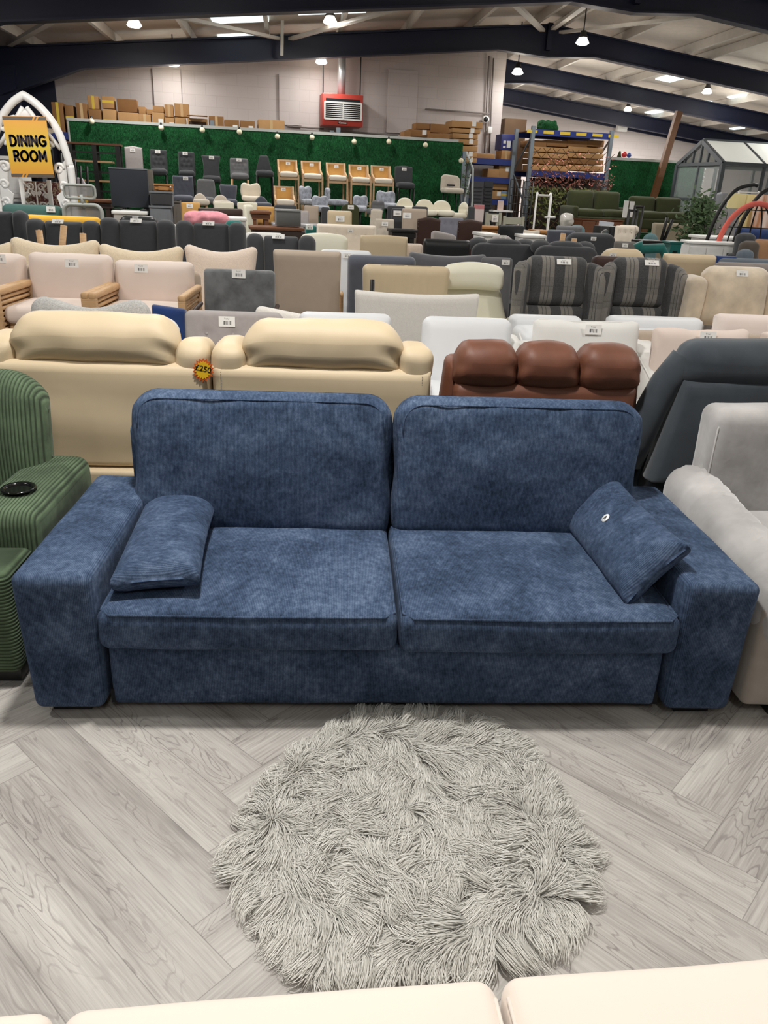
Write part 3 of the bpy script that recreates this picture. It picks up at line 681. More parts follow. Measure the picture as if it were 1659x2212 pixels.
# ---------------------------------------------------------------- seating builder
def place(x0, x1, y, Y=None, d=None):
    if d is not None:
        def h(px): q = ray(px, y); return CAM + q*(d/q.dot(YH))
        a, c = h(x0), h(x1)
    else: a, c = at(x0, y, Y), at(x1, y, Y)
    m = (a+c)/2; return Vector((m.x, m.y, 0)), ((c-a).to_2d()).length, m.z
LEGS = {'wood': PINE, 'black': DARKM, 'dark': DKWOOD, 'oak': OAK, 'chrome': CHROME}
def tuft_dent(w, h, nx, nz, amp=.02, z0=.08):
    ps = []
    for j in range(nz):
        k = nx - (j % 2)
        for i in range(k): ps.append(((i-(k-1)/2)*w*.8/nx, h-z0-j*(h-z0-.05)/max(1, nz)))
    def f(x, z):
        return sum(amp*math.exp(-((x-a)**2+(z-c)**2)/.0009) for a, c in ps)
    return f, ps
def chair(name, lab, cat, x0, x1, y, mat, Y=None, d=None, face=-1, zb=None, base=0, t=.1, rc=.05, r=.03, puff=.012, top=None, side=None, lean=6, sd=.5, seat=True, seat_t=.12, seat_mat=None, arms=None, leg='wood', legs=True, lb=None, tuft=None, channels=0, nails=False, rz=0, group=None, dent=None, boxbase=False, armz=.62, nu=22, nv=14, amp=0, armw=.11, seatw=1.0, lw=.075):
    p, w, zt = place(x0, x1, y, Y, d)
    if d is not None: rz += HA
    if zb is None: zb = base+.40
    h = zt-zb; ln = radians(lean); rt = T(name, lab, cat, p, rz, group)
    hh = h/cos(ln)
    dn = dent; bt = []
    if tuft: dn, bt = tuft_dent(w, hh, *tuft)
    if channels: dn = lambda x, z: .006*abs(sin(x*pi*channels/w)) if abs(x) < w*.3 else 0
    b = B(); b.panel(w, hh, t, r=r, rc=rc, top=top, side=side, puff=puff, dent=dn, nu=nu if not (channels or tuft) else 48, nv=nv if not tuft else 30)
    bp = b.obj('backrest', mat, rt, (0, face*sin(ln)*h, zb), (face*ln, 0, 0))
    if bt and len(bt) < 30:
        for a, c in bt: b = B(); b.ball((0, 0, 0), (.011, .006, .011), 8); b.obj('button', mat, bp, (a, -t/2-puff*.7+.014, c))
    if nails:
        b = B()
        for i in range(int(w/.022)): u = -1+2*(i+.5)/int(w/.022); b.ball((u*w/2, -t/2+.01, hh+(top(u) if top else 0)-.02-.0), .007, 6)
        for sgn in (-1, 1):
            for i in range(12): b.ball((sgn*(w/2-.012), -t/2+.01, hh*.3+i*hh*.058), .007, 6)
        b.obj('nailhead_trim', CHROME, bp)
    if seat:
        b = B(); b.soft((w*.96*seatw, sd, seat_t), min(.05, seat_t*.45), n=5, puff=(0, .006, .015)); b.obj('seat', seat_mat or mat, rt, (0, face*(sd/2+t*.3+sin(ln)*h), zb+.02))
    yb = face*(sin(ln)*h)
    if boxbase:
        b = B(); b.soft((w*.98, sd+.05, max(.1, zb-base-.08)), .02, n=3); b.obj('base', mat, rt, (0, yb+face*sd/2, base+.02+(zb-base-.06)/2))
        for sx in (-1, 1):
            for yy in (.06, sd-.04): b = B(); b.box((sx*w*.4, yb+face*yy, base+.013), (.05, .05, .026)); b.obj('foot', BLACK, rt)
    elif legs:
        for sx in (-1, 1):
            for yy in (.02, sd-.02):
                b = B(); lz = zb-(.03 if seat else -.02); b.tube([(sx*(w*.42), yb+face*yy, lz), (sx*(w*.46), yb+face*(yy+(.02 if yy > .1 else -.03)), base)], [.02, .014], 8); b.obj('leg', LEGS[leg], rt)
    if arms:
        for sx in (-1, 1):
            xa = sx*(w/2+(.02 if arms != 'soft' else .0))
            if arms == 'soft':
                b = B(); b.soft((armw, sd+.06, base+armz-base-.1), .045, n=5, puff=(0, .01, .012)); b.obj('arm', mat, rt, (sx*(w/2+armw*.35), yb+face*(sd/2), (base+armz+.1+base)/2))
            elif arms == 'bamboo':
                y0, y1 = yb, yb+face*(sd+.1); xa = sx*(w/2+.03)
                b = B(); b.soft((.055, sd+.14, .05), .018, n=3); b.box((0, (sd+.08)/2*face, -armz/2), (.05, .05, armz)); b.box((0, -(sd+.06)/2*face, -armz/2), (.05, .05, armz)); a_ = b.obj('arm', PINE, rt, (xa, (y0+y1)/2, armz))
                b = B()
                for k in range(7): b.tube([(0, -sd/2, -.045-k*.036), (0, sd/2, -.045-k*.036)], .014, 8)
                b.obj('bamboo_infill', PINE, a_)
            else:
                b = B(); b.tube([(xa, yb, armz+.04), (xa, yb+face*.2, armz+.03), (xa, yb+face*(sd-.02), armz), (xa, yb+face*sd, armz-.06), (xa, yb+face*(sd-.02), zb-.03)], .017, 8); b.obj('arm', LEGS[arms], rt)
    if lb:
        q, _, lz = place(lb[0], lb[0], lb[1], Y, d); lx = (Vector((q.x-p.x, q.y-p.y)).dot(Vector((cos(rz), sin(rz)))))
        label(bp, (lx, -t/2-puff*.75-.004, (lz-zb)/cos(ln)), lw, lw*.62)
    return rt
dip = lambda a: (lambda u: -a*(1-u*u)**1.2)
hump = lambda a: (lambda u: a*(cos(pi*u)*.5+.5) if abs(u) < 1 else 0)
# ---- row just behind the recliners
chair('accent_chair', 'pale grey boucle chair with wavy two-hump back behind the left cream recliner', 'chair', 66, 323, 642, BOUCLE, Y=4.75, t=.12, rc=.09, r=.055, top=lambda u: -.03*cos(pi*u*1.1)-.03, lean=4, sd=.46)
chair('tub_chair', 'small white rounded chair peeping out at the right end of the left cream headrest', 'chair', 300, 386, 684, WHITEF, Y=4.62, t=.1, rc=.09, lean=3, sd=.34, zb=.42, lb=(372, 738))
chair('dining_chair', 'navy velvet chair back between the wavy grey chair and the grey buttoned chair', 'chair', 328, 402, 662, NAVY, Y=5.0, t=.08, rc=.015, r=.02, lean=4, sd=.42, top=lambda u: -.012*u)
chair('armchair', 'light grey buttoned armchair with a price label, behind the gap between the cream recliners', 'armchair', 398, 612, 672, GREYLT, Y=5.02, t=.12, rc=.05, lean=6, sd=.5, lb=(494, 693), tuft=(3, 2, .016, .14), lw=.1, boxbase=True)
chair('accent_chair', 'cream fleece chair with only its curved top edge showing beside the grey buttoned armchair', 'chair', 552, 668, 670, FLEECEW, Y=5.45, t=.1, rc=.05, lean=4, sd=.42, top=lambda u: -.03*u)
chair('armchair', 'plain white leather chair directly behind the headrest of the middle cream recliner', 'armchair', 646, 846, 675, WHITEL, Y=5.1, t=.14, rc=.05, r=.05, lean=6, sd=.48, boxbase=True)
chair('armchair', 'wide off-white fleece chair back with piped edge behind the white leather chairs', 'armchair', 766, 1036, 630, fab('linen_fleece', (214, 209, 202), .03, 40, 1, .6, 160, .3), Y=5.7, face=1, t=.1, rc=.012, r=.02, puff=.008, lean=5, sd=.5, side=lambda v: .02*v-.02, boxbase=True, top=lambda u: -.02*(1-u*u))
wa = chair('armchair', 'white leather armchair with low padded arms behind the brown recliner', 'armchair', 912, 1106, 685, WHITEL, Y=4.95, t=.15, rc=.06, r=.06, lean=8, sd=.56, arms='soft', armz=.6, armw=.13, boxbase=True, zb=.43, nu=26)
for i, (a, c, e) in enumerate([(1100, 1256, 680), (1312, 1516, 683)]):
    q = chair('sofa_unit', ['white leather sofa end behind the white linen cushion, left of it', 'white leather sofa end behind the white linen cushion, right of it'][i], 'sofa', a, c, e, WHITEL, Y=5.75, t=.2, rc=.05, r=.05, lean=4, sd=.42, zb=.66, boxbase=True, group='white leather sofa ends')
ws = T('sofa', 'white linen sofa with sloping piped arms between the brown and slate recliners', 'sofa', (1.53, 4.75, 0))
b = B(); b.soft((.95, .16, .4), .05); b.obj('backrest', WHITEF, ws, (0, .33, .52))
b = B(); b.soft((.72, .64, .14), .05, puff=(0, 0, .02)); b.obj('seat_cushion', WHITEF, ws, (0, -.06, .38))
b = B(); b.soft((.98, .72, .26), .03, n=3); b.obj('base', WHITEF, ws, (0, 0, .19))
for s in (-1, 1):
    b = B(); b.soft((.17, .8, .42), .05, n=6, warp=lambda x, y, z: (x, y, z+(.14*(y/.4) if z > 0 else 0))); a_ = b.obj('arm', WHITEF, ws, (s*.45, 0, .42))
    b = B(); b.tube([(-s*.085, -.38, .08), (-s*.085, .38, .34)], .006, 6); b.obj('piping', WHITEF, a_)
    for yy in (-.3, .3): b = B(); b.box((s*.42, yy, .03), (.05, .05, .06)); b.obj('foot', BLACK, ws)
def back_cushion(lab, x0, x1, y, Y, h, mat, lb=None, t=.14, ln=8, piping=True, group=None):
    p, w, zt = place(x0, x1, y, Y)
    b = B(); b.panel(w, h, t, r=.06, rc=.035, rb=.03, puff=.02, nu=26, nv=18, top=lambda u: -.012*(1-u*u)+.004*sin(u*9), dent=lambda x, z: .006*mn.noise(Vector((x*7, z*7, Y))), c=(0, 0, -h/2))
    o = b.obj('cushion', mat, None, (p.x, p.y, zt-h/2), (-radians(ln), 0, 0)); tag(o, lab, 'cushion', group)
    if piping:
        W = w/2-.004; H = h/2-.006; b = B(); b.tube([(-W, 0, -H), (-W, 0, H-.03), (-W+.03, 0, H), (0, 0, H-.008), (W-.03, 0, H), (W, 0, H-.03), (W, 0, -H)], .007, 6); b.obj('piping', mat, o)
    if lb:
        q = at(lb[0], lb[1], Y); label(o, (q.x-p.x, -t/2-.022, q.z-(zt-h/2)), .1, .06)
    return o
back_cushion('white linen piped cushion with a barcode label on the white sofa', 1155, 1385, 692, 4.86, .42, WHITEF, (1274, 712))
pk = T('sofa', 'blush pink fabric sofa behind the slate recliner at the right edge', 'sofa', (2.6, 4.85, 0))
b = B(); b.soft((1.3, .12, .4), .03); b.obj('backrest', TAUPE, pk, (0, .3, .6))
b = B(); b.soft((1.24, .6, .16), .04); b.obj('seat_cushion', BLUSH, pk, (0, -.02, .38))
b = B(); b.soft((1.3, .7, .2), .02, n=3); b.obj('base', BLUSH, pk, (0, 0, .2))
for s in (-1, 1):
    for yy in (-.28, .28): b = B(); b.box((s*.58, yy, .05), (.05, .05, .1)); b.obj('foot', DKWOOD, pk)
back_cushion('blush pink cushion with a barcode label on the pink sofa', 1416, 1622, 709, 4.78, .4, BLUSH, (1518, 727), piping=False)
back_cushion('blush pink cushion at the right picture edge on the pink sofa', 1652, 1760, 716, 4.82, .4, BLUSH, piping=False)
chair('armchair', 'shell pink padded chair behind the pink sofa at the right edge', 'armchair', 1545, 1740, 680, PINKISH, Y=5.5, t=.16, rc=.03, r=.06, lean=6, sd=.42, boxbase=True)
# ---- blush chairs with bamboo arms
for a, c, e, lb, lab in [(-72, 54, 546, (10, 560), 'blush armchair with bamboo arms cut off by the left picture edge'), (62, 244, 547, (165, 570), 'blush armchair with bamboo arms above the wavy grey chair'), (248, 419, 563, (312, 581), 'blush armchair with bamboo arms, next to the charcoal suede armchair')]:
    q = chair('armchair', lab, 'armchair', a, c, e, BLUSH, Y=6.35, t=.15, rc=.05, r=.07, puff=.025, lean=8, sd=.56, arms='bamboo', armz=.84, lb=lb, zb=.66, dent=lambda x, z: .006*mn.noise(Vector((x*9, z*5, 7))), group='blush armchairs with bamboo arms', lw=.1)
    p, w, zt = place(a, c, e, 6.35)
    b = B(); b.panel(w*1.06, .5, .05, r=.02, rc=.06); b.obj('back_frame', TAUPE, q, (0, .1, .45), (-radians(8), 0, 0))
chair('armchair', 'charcoal suede armchair with dark bentwood arms and a price label', 'armchair', 440, 594, 582, SUEDE, Y=6.1, t=.1, rc=.03, lean=7, sd=.5, arms='dark', armz=.72, lb=(518, 592), zb=.46, lw=.1)
chair('armchair', 'taupe plain high-back armchair with light wood arms seen from behind', 'armchair', 593, 734, 541, TAUPE, Y=6.7, face=1, t=.12, rc=.02, r=.03, lean=8, sd=.5, arms='wood', armz=.72, zb=.4, side=lambda v: .012*v)
chair('armchair', 'white leather armchair with a small label, behind the taupe high-back chair', 'armchair', 690, 803, 540, WHITEL, Y=7.7, t=.12, rc=.05, lean=6, sd=.5, lb=(749, 553), boxbase=True)
chair('armchair', 'blue-grey velvet tall chair behind the cream channelled chair', 'armchair', 751, 899, 552, GREYBL, Y=7.1, face=1, t=.14, rc=.05, r=.05, lean=6, sd=.34, boxbase=True)
chair('accent_chair', 'cream leather chair with vertical channels and studded edge', 'chair', 783, 973, 573, CREAML, Y=6.5, face=1, t=.12, rc=.05, r=.05, lean=5, sd=.44, channels=11, side=lambda v: .03*v-.03, legs=True, leg='black', nails=False, dent=None)
b = B(); q = at(804, 618, 6.28); b.tube([(0, 0, 0), (0, 0, q.z+.05)], .018, 8); o = b.obj('metal_post', BLACK, None, (q.x, 6.28, 0)); tag(o, 'short black tube standing upright against the cream channelled chair', 'post')
# cream leather recliner with headrest
p, w, zt = place(957, 1089, 568, 6.75)
cr = T('recliner', 'ivory leather swivel recliner with a separate headrest, left of the tartan armchairs', 'recliner', p)
b = B(); b.soft((w, .16, .19), .06, n=8, puff=(0, .02, .015), warp=lambda x, y, z: (x, y, z-.025*(x/w*2)**2)); b.obj('headrest', IVORYL, cr, (0, -.02, zt-.1))
b = B(); b.panel(.62, .5, .14, r=.06, rc=.14, puff=.03, side=lambda v: .12*(1-v)**1.5-.03*v, dent=lambda x, z: .012*math.exp(-((abs(x)-.12)/.012)**2)); b.obj('backrest', IVORYL, cr, (0, .05, zt-.66), (-radians(8), 0, 0))
b = B(); b.soft((.62, .56, .16), .06, puff=(0, 0, .02)); b.obj('seat', IVORYL, cr, (0, -.25, .42))
for s in (-1, 1): b = B(); b.soft((.1, .55, .1), .045); b.obj('arm', IVORYL, cr, (s*.36, -.22, .58))
b = B(); b.lathe([(.26, 0), (.26, .03), (.05, .05), (.05, .36), (.0, .36)], 20); b.obj('swivel_base', DKWOOD, cr, (0, -.2, 0))
chair('sofa', 'dark grey velvet sofa back behind the ivory swivel recliner', 'sofa', 884, 1050, 546, fab('ash_velvet', (92, 91, 95), .1, 9, .9, .2, 600, .4), Y=8.0, t=.16, rc=.03, r=.04, lean=6, sd=.42, boxbase=True, top=dip(.03))
chair('dining_chair', 'grey chair with a price label between the dark grey sofa and the tartan armchair', 'chair', 1040, 1108, 556, fab('ash_cloth', (100, 99, 102), .08, 12), Y=7.55, t=.08, rc=.03, lean=5, sd=.42, lb=(1090, 567))
# tartan recliners
def plaid_chair(x0, x1, y, lab, lb):
    p, w, zt = place(x0, x1, y, 6.75); rt = T('recliner', lab, 'recliner', p, 0, 'tartan wing armchairs')
    k = w*.68; top = lambda u: 0
    b = B(); b.panel(k, .40, .16, r=.07, rc=.07, rb=.05, puff=.03, nu=28, nv=18); b.obj('back_cushion', PLAID, rt, (0, -.02, zt-.40), (-radians(6), 0, 0))
    b = B(); b.panel(k, .3, .16, r=.06, rc=.03, puff=.03); b.obj('lumbar_cushion', PLAID, rt, (0, -.05, zt-.70), (-radians(4), 0, 0))
    for s in (-1, 1):
        b = B(); b.panel(.29, .78, .09, r=.03, rc=.12, top=lambda u, s=s: -.05*(u+1)*.5, side=lambda v: -.07*(1-v)**2); wg = b.obj('wing', PLAID, rt, (s*w*.395, -.08, zt-.8), (0, 0, s*radians(-62)))
        b = B(); b.tube([(-.14 if s > 0 else .14, -.03, .1+i*.085) for i in range(8)], .007, 6); b.obj('piping', GREYMID, wg)
        b = B(); b.soft((.14, .62, .4), .055, n=5, puff=(0, .01, .012)); b.obj('arm', PLAID, rt, (s*w*.39, -.36, .45))
    b = B(); b.soft((w*.74, .56, .2), .05, puff=(0, 0, .02)); b.obj('seat', PLAID, rt, (0, -.32, .42))
    b = B(); b.soft((w*.95, .8, .3), .02, n=3); b.obj('base', PLAID, rt, (0, -.2, .2))
    b = B(); b.panel(w*.8, zt-.2, .06, r=.02, rc=.06); b.obj('back_panel', PLAID, rt, (0, .1, .15))
    for s in (-1, 1):
        for yy in (-.52, .12): b = B(); b.box((s*w*.4, yy, .025), (.05, .05, .05)); b.obj('foot', DKWOOD, rt)
    q = at(lb[0], lb[1], 6.75); label(rt, (q.x-p.x, -.075, q.z-.015), .12, .05, -radians(35))
plaid_chair(1108, 1302, 553, 'grey tartan wing recliner standing beside the ivory swivel recliner', (1214, 560))
plaid_chair(1298, 1472, 556, 'grey tartan wing recliner standing beside the beige velvet recliner', (1402, 562))
# beige velvet recliner
p, w, zt = place(1478, 1672, 574, 6.55)
bv = T('recliner', 'beige velvet recliner with a pillowy back and price label at the right edge', 'recliner', p)
b = B(); b.panel(.56, .48, .2, r=.1, rc=.1, rb=.08, puff=.05, nu=30, nv=22, dent=lambda x, z: .012*mn.noise(Vector((x*8, z*8, 4)))); bo = b.obj('back_cushion', BVELV, bv, (.07, -.04, zt-.48), (-radians(7), 0, 0))
label(bo, (-.0, -.12, .42), .1, .05, -.3)
for s in (-1, 1): b = B(); b.soft((.16, .3, .55), .07, n=6, amp=.008, warp=lambda x, y, z, s=s: (x+s*.04*(.3-z), y, z)); b.obj('side_bolster', BVELV, bv, (.07+s*.33, .02, zt-.36))
for s in (-1, 1): b = B(); b.soft((.18, .66, .45), .07); b.obj('arm', BVELV, bv, (.07+s*.36, -.42, .38))
b = B(); b.soft((.54, .6, .2), .06); b.obj('seat', BVELV, bv, (.07, -.36, .42))
b = B(); b.soft((.84, .8, .3), .02, n=3); b.obj('base', BVELV, bv, (.07, -.24, .18))
for s in (-1, 1):
    for yy in (-.55, .1): b = B(); b.box((.07+s*.35, yy, .016), (.05, .05, .032)); b.obj('foot', BLACK, bv)
# ---- fleece wing chairs
for a, c, e, m, lab in [(-120, 32, 507, FLEECE, 'cream fleece chair cut off by the left picture edge'), (22, 214, 503, FLEECE, 'cream fleece chair with a dipped top edge in front of the leaning wooden legs'), (213, 396, 517, FLEECE, 'cream fleece chair with a dipped top edge, middle of the fleece chairs'), (398, 556, 518, FLEECEP, 'pale blush fleece wing chair behind the charcoal suede armchair')]:
    chair('accent_chair', lab, 'chair', a, c, e+8, m, Y=7.7, t=.13, rc=.07, r=.06, top=dip(.075), side=lambda v: .05*v**2-.05, lean=7, sd=.52, arms='wood', armz=.66, group='fleece wing chairs')
# ---- charcoal three-section recliners
def tri(x0, x1, y, Y, lab, lb=None):
    p, w, zt = place(x0, x1, y, Y); rt = T('recliner', lab, 'recliner', p, 0, 'charcoal three-section recliners')
    b = B(); b.panel(w*.5, .62, .16, r=.05, rc=.03, puff=.03, nu=16, nv=12); bp = b.obj('back_cushion', GREYDK, rt, (0, 0, zt-.64), (-radians(5), 0, 0))
    for s in (-1, 1):
        b = B(); b.panel(w*.25, .64, .2, r=.07, rc=.08, puff=.015, nu=14, nv=12); b.obj('side_bolster', GREYDK, rt, (s*w*.375, -.02, zt-.64), (-radians(5), 0, 0))
        b = B(); b.soft((.12, .5, .42), .05); b.obj('arm', GREYDK, rt, (s*w*.42, -.32, .38))
    b = B(); b.soft((w*.74, .5, .2), .05); b.obj('seat', GREYDK, rt, (0, -.3, .4))
    b = B(); b.soft((w*.95, .66, .3), .02, n=3); b.obj('base', GREYDK, rt, (0, -.2, .2))
    for s in (-1, 1):
        for yy in (-.48, .06): b = B(); b.box((s*w*.4, yy, .025), (.05, .05, .05)); b.obj('foot', BLACK, rt)
    if lb: q = at(lb, y, Y); label(rt, (q.x-p.x, -.06, zt-.02), .13, .055, -radians(40))
tri(-75, 56, 452, 9.9, 'charcoal recliner cut off by the left picture edge, tallest of its row')
tri(54, 214, 474, 9.7, 'charcoal recliner standing behind the three leaning wooden legs', 128)
tri(214, 376, 472, 9.7, 'charcoal recliner in front of the black upright panel', 296)
tri(378, 530, 478, 9.5, 'charcoal recliner in front of the folded pink throw', 452)
tri(531, 682, 506, 8.7, 'charcoal recliner behind the taupe high-back chair, lowest of its row', 602)
for i, (a, c, e, f) in enumerate([(84, 86, 497, 515), (138, 128, 487, 515), (179, 176, 504, 517)]):
    q0 = at(a, e, 8.6); b = B(); b.tube([(0, 0, q0.z), ((c-a)*.02, -.05, .05)], .033, 12); b.lathe([(.012, .0), (.012, .004), (0, .004)], 10, c=(0, 0, q0.z)); o = b.obj('furniture_leg', PINE, None, (q0.x, 8.6, 0)); tag(o, 'loose round pale wooden leg standing on end, '+['left', 'tallest and middle', 'right and smallest'][i]+' of three', 'leg', 'loose wooden legs')
# ---- middle-distance seating
chair('tub_chair', 'ivory leather tub seat directly behind the lowest charcoal recliner', 'chair', 648, 752, 503, IVORYL, Y=9.3, t=.2, rc=.06, r=.08, lean=4, sd=.5, boxbase=True, top=lambda u: -.03*u*u)
chair('footstool', 'white low cushioned seat behind the right bolster of a charcoal recliner', 'stool', 525, 618, 502, WHITEF, Y=9.9, t=.2, rc=.09, r=.07, lean=2, sd=.4, boxbase=True)
chair('armchair', 'cream leather armchair with a flat square back beside the black leather chair', 'armchair', 778, 881, 510, CREAML, Y=9.2, face=1, t=.14, rc=.015, r=.03, lean=6, sd=.45, boxbase=True, top=hump(.012))
chair('accent_chair', 'blush fleece low chair right behind the cream square-back armchair', 'chair', 872, 914, 526, FLEECEP, Y=9.5, t=.1, rc=.04, lean=4, sd=.4, boxbase=True)
chair('sofa', 'cream buttoned high-back sofa with a label in front of the grey box table', 'sofa', 684, 813, 485, fab('cream_chenille', (232, 220, 204), .04, 20), Y=11.2, t=.16, rc=.03, r=.04, lean=4, sd=.55, lb=(757, 499), tuft=(5, 2, .012, .12), boxbase=True, arms='soft', armz=.75, armw=.1)
chair('armchair', 'black leather armchair seen from behind between cream and charcoal recliners', 'armchair', 915, 1016, 517, BLKL, Y=9.2, face=1, t=.14, rc=.03, r=.03, lean=7, sd=.45, boxbase=True)
def backrec(x0, x1, y, Y, lab, mat=GREYDK):
    p, w, zt = place(x0, x1, y, Y); rt = T('recliner', lab, 'recliner', p, 0, 'grey recliners seen from behind')
    b = B(); b.panel(w, .55, .14, r=.03, rc=.12, puff=.01); b.obj('back_panel', mat, rt, (0, 0, zt-.60))
    b = B(); b.soft((w*.6, .2, .2), .08, n=6, warp=lambda x, y_, z: (x, y_, z-.6*x*x)); b.obj('headrest', mat, rt, (0, .06, zt-.1))
    for s in (-1, 1): b = B(); b.ball((0, 0, 0), (w*.17, .13, .085), 14); b.obj('shoulder_bolster', mat, rt, (s*w*.36, .18, zt-.085)); b = B(); b.soft((.13, .5, .4), .05); b.obj('arm', mat, rt, (s*w*.4, .4, .38))
    b = B(); b.soft((w*.9, .6, .34), .02, n=3); b.obj('base', mat, rt, (0, .3, .23))
    for s in (-1, 1):
        for yy in (.06, .52): b = B(); b.box((s*w*.38, yy, .03), (.05, .05, .06)); b.obj('foot', BLACK, rt)
backrec(1020, 1162, 516, 9.5, 'charcoal recliner seen from behind with a pale cushion peeping over it')
backrec(1158, 1294, 521, 9.2, 'charcoal recliner seen from behind with two wooden legs sticking up beside it')
chair('sofa', 'rounded charcoal sofa back with a white label behind the two wooden legs', 'sofa', 1224, 1330, 503, GREYDK, Y=11.0, t=.18, rc=.12, r=.06, lean=4, sd=.5, lb=(1277, 516), boxbase=True)
for i, (a, e) in enumerate([(1217, 504), (1241, 515)]):
    q0 = at(a, e, 10.2); b = B(); b.tube([(0, 0, q0.z), (-.06, 0, .05)], .034, 12); o = b.obj('furniture_leg', PINE, None, (q0.x, 10.2, 0)); tag(o, 'loose pale wooden leg standing by the rounded charcoal sofa, '+['taller left one', 'shorter right one'][i], 'leg', 'loose wooden legs')
chair('armchair', 'cream leather round-top chair with a white tag behind the second tartan recliner', 'armchair', 1301, 1394, 537, CREAML, Y=8.6, face=1, t=.18, rc=.12, r=.07, lean=5, sd=.42, boxbase=True, lb=(1318, 548))
chair('armchair', 'cream leather square-back chair seen from behind, right of the tartan recliners', 'armchair', 1432, 1550, 549, CREAML, Y=8.1, face=1, t=.14, rc=.03, r=.03, lean=7, sd=.42, boxbase=True, side=lambda v: .015*v-.03)
chair('armchair', 'dark brown ruched leather chair peeping out between the tartan recliners', 'armchair', 1280, 1350, 553, BRNL, Y=8.05, t=.14, rc=.05, lean=4, sd=.42, boxbase=True)
chair('dining_chair', 'navy chair with open slots behind the cream square-back chair', 'chair', 1545, 1592, 553, NAVY, Y=9.0, t=.07, rc=.02, lean=4, sd=.4)
chair('sofa', 'grey striped sofa back above the beige velvet recliner', 'sofa', 1545, 1760, 569, fab('stone_stripe', (126, 118, 114), .2, 6), Y=7.9, t=.2, rc=.05, r=.07, lean=4, sd=.45, boxbase=True)
chair('sofa', 'slate blue low sofa back, second behind the beige velvet recliner', 'sofa', 1548, 1790, 560, fab('steel_cloth', (96, 106, 116), .08, 9), Y=9.0, t=.2, rc=.06, r=.07, lean=4, sd=.42, boxbase=True)
chair('sofa', 'dark grey bolster sofa back, third behind the beige velvet recliner', 'sofa', 1570, 1637, 548, GREYDK, Y=10.2, t=.2, rc=.06, r=.08, lean=4, sd=.42, boxbase=True)
# ---------------------------------------------------------------- artificial-grass partition and its display tiers
def hbox(b, x0, x1, d0, d1, z0, z1): b.box(((x0+x1)/2, (d0+d1)/2, (z0+z1)/2), (x1-x0, d1-d0, z1-z0)); return b
def hthing(name, lab, cat, x, d, z=0, group=None): return T(name, lab, cat, hw(x, d, z), HA, group)
gx0, gz0 = hat(148, 258, 16.5); gx1, gz1 = hat(1000, 318, 16.5)
gp = hthing('partition', 'long green artificial grass partition behind the bar stools', 'partition', (gx0+gx1)/2, 16.5)
W = gx1-gx0; b = B(); hbox(b, -W/2, W/2, 0, .08, 0, gz0-.02); b.obj('grass_panel', HEDGE, gp)
b = B(); hbox(b, -W/2-.03, W/2-.1, -.01, .12, gz0-.02, gz0+.03); b.obj('top_rail', flat('alu', (170, 172, 168), .5), gp)
b = B(); hbox(b, -W/2-.03, -W/2, 0, .06, 0, gz0); b.obj('end_post', flat('alu', (170, 172, 168), .5), gp)
tuftb = B()
for i in range(2600):                                     # loose blades standing off the mat
    x, z = R_.uniform(-W/2, W/2), R_.uniform(1.1, gz0-.03); a = R_.uniform(-.03, .03); e = R_.uniform(-.04, .02)
    tuftb.add([(x-.006, -.0, z), (x+.006, 0, z), (x+a, -.03, z+e)], [(0, 1, 2)], False)
o = tuftb.obj('grass_blades', HEDGE, gp, weld=False); o['kind'] = 'stuff'
PEAR = flat('pear_bulb', (238, 230, 200), .4)
for i, (px, py) in enumerate([(198, 262), (348, 276), (437, 281), (517, 285), (599, 295), (674, 297), (765, 306), (840, 306), (919, 313), (996, 347)]):
    x, z = hat(px, py, 16.4); r = hthing('bulb_light', 'round cream party bulb on the grass partition rim, '+['first from the left end', 'second from the left end', 'third, above the curved-back stool', 'fourth, above the grey tufted stool', 'fifth, above the first rattan stool', 'sixth, below left of the heater', 'seventh, below the heater', 'eighth, right of the heater', 'last on the top rim', 'hanging lower on the right end'][i], 'bulb', x, 16.4, z, 'party bulbs along the partition')
    b = B(); b.ball((0, 0, 0), .05, 12); b.obj('globe', PEAR, r); b = B(); b.tube([(0, 0, .04), (0, .02, .08)], .018, 8); b.obj('socket', BLACK, r)
ds = hthing('display_tier', 'grass-covered upper display tier carrying the bar stools', 'display', 1.72, 15.95)
b = B(); hbox(b, -3.2, 3.2, -.35, .5, 0, 1.1); ds_ = b.obj('tier_body', HEDGE, ds)
ds2 = hthing('display_tier', 'grass-covered lower display tier carrying the dining and shell chairs', 'display', 1.72, 15.2)
b = B(); hbox(b, -3.2, 3.2, -.42, .38, 0, .74); b.obj('tier_body', HEDGE, ds2)
# ---- upper tier stools
def stool(lab, x0, x1, y, mat, leg='black', seat_y=362, **k):
    _, _, zs = place(x0, x1, seat_y, d=15.72)
    return chair('bar_stool', lab, 'bar stool', x0, x1, y, mat, d=15.95, base=1.1, zb=zs-.06, sd=.3, t=.07, seat_t=.1, leg=leg, lean=4, r=.02, puff=.006, lw=.09, **k)
stool('light grey studded bar stool, leftmost on the grass-backed tier', 268, 307, 318, GREYLT, rc=.02, top=hump(.015), lb=(287, 325), nails=True, seat_y=368)
stool('charcoal buttoned bar stool, second from left on the upper tier', 323, 360, 323, GREYDK, rc=.03, tuft=(3, 3, .012, .1), lb=(341, 328), seat_y=366)
stool('charcoal buttoned bar stool, third from left on the upper tier', 384, 420, 328, GREYDK, rc=.03, tuft=(3, 3, .012, .1), lb=(400, 332), seat_y=370)
stool('charcoal waisted bar stool with flared top on the upper tier', 435, 476, 336, GREYDK, rc=.02, side=lambda v: .03*(2*v-1)**2-.03, lb=(457, 341), seat_y=382)
stool('mid grey buttoned bar stool with pale wooden legs', 496, 536, 342, GREYMID, rc=.03, leg='wood', tuft=(4, 3, .01, .08), lb=(516, 346), seat_y=376)
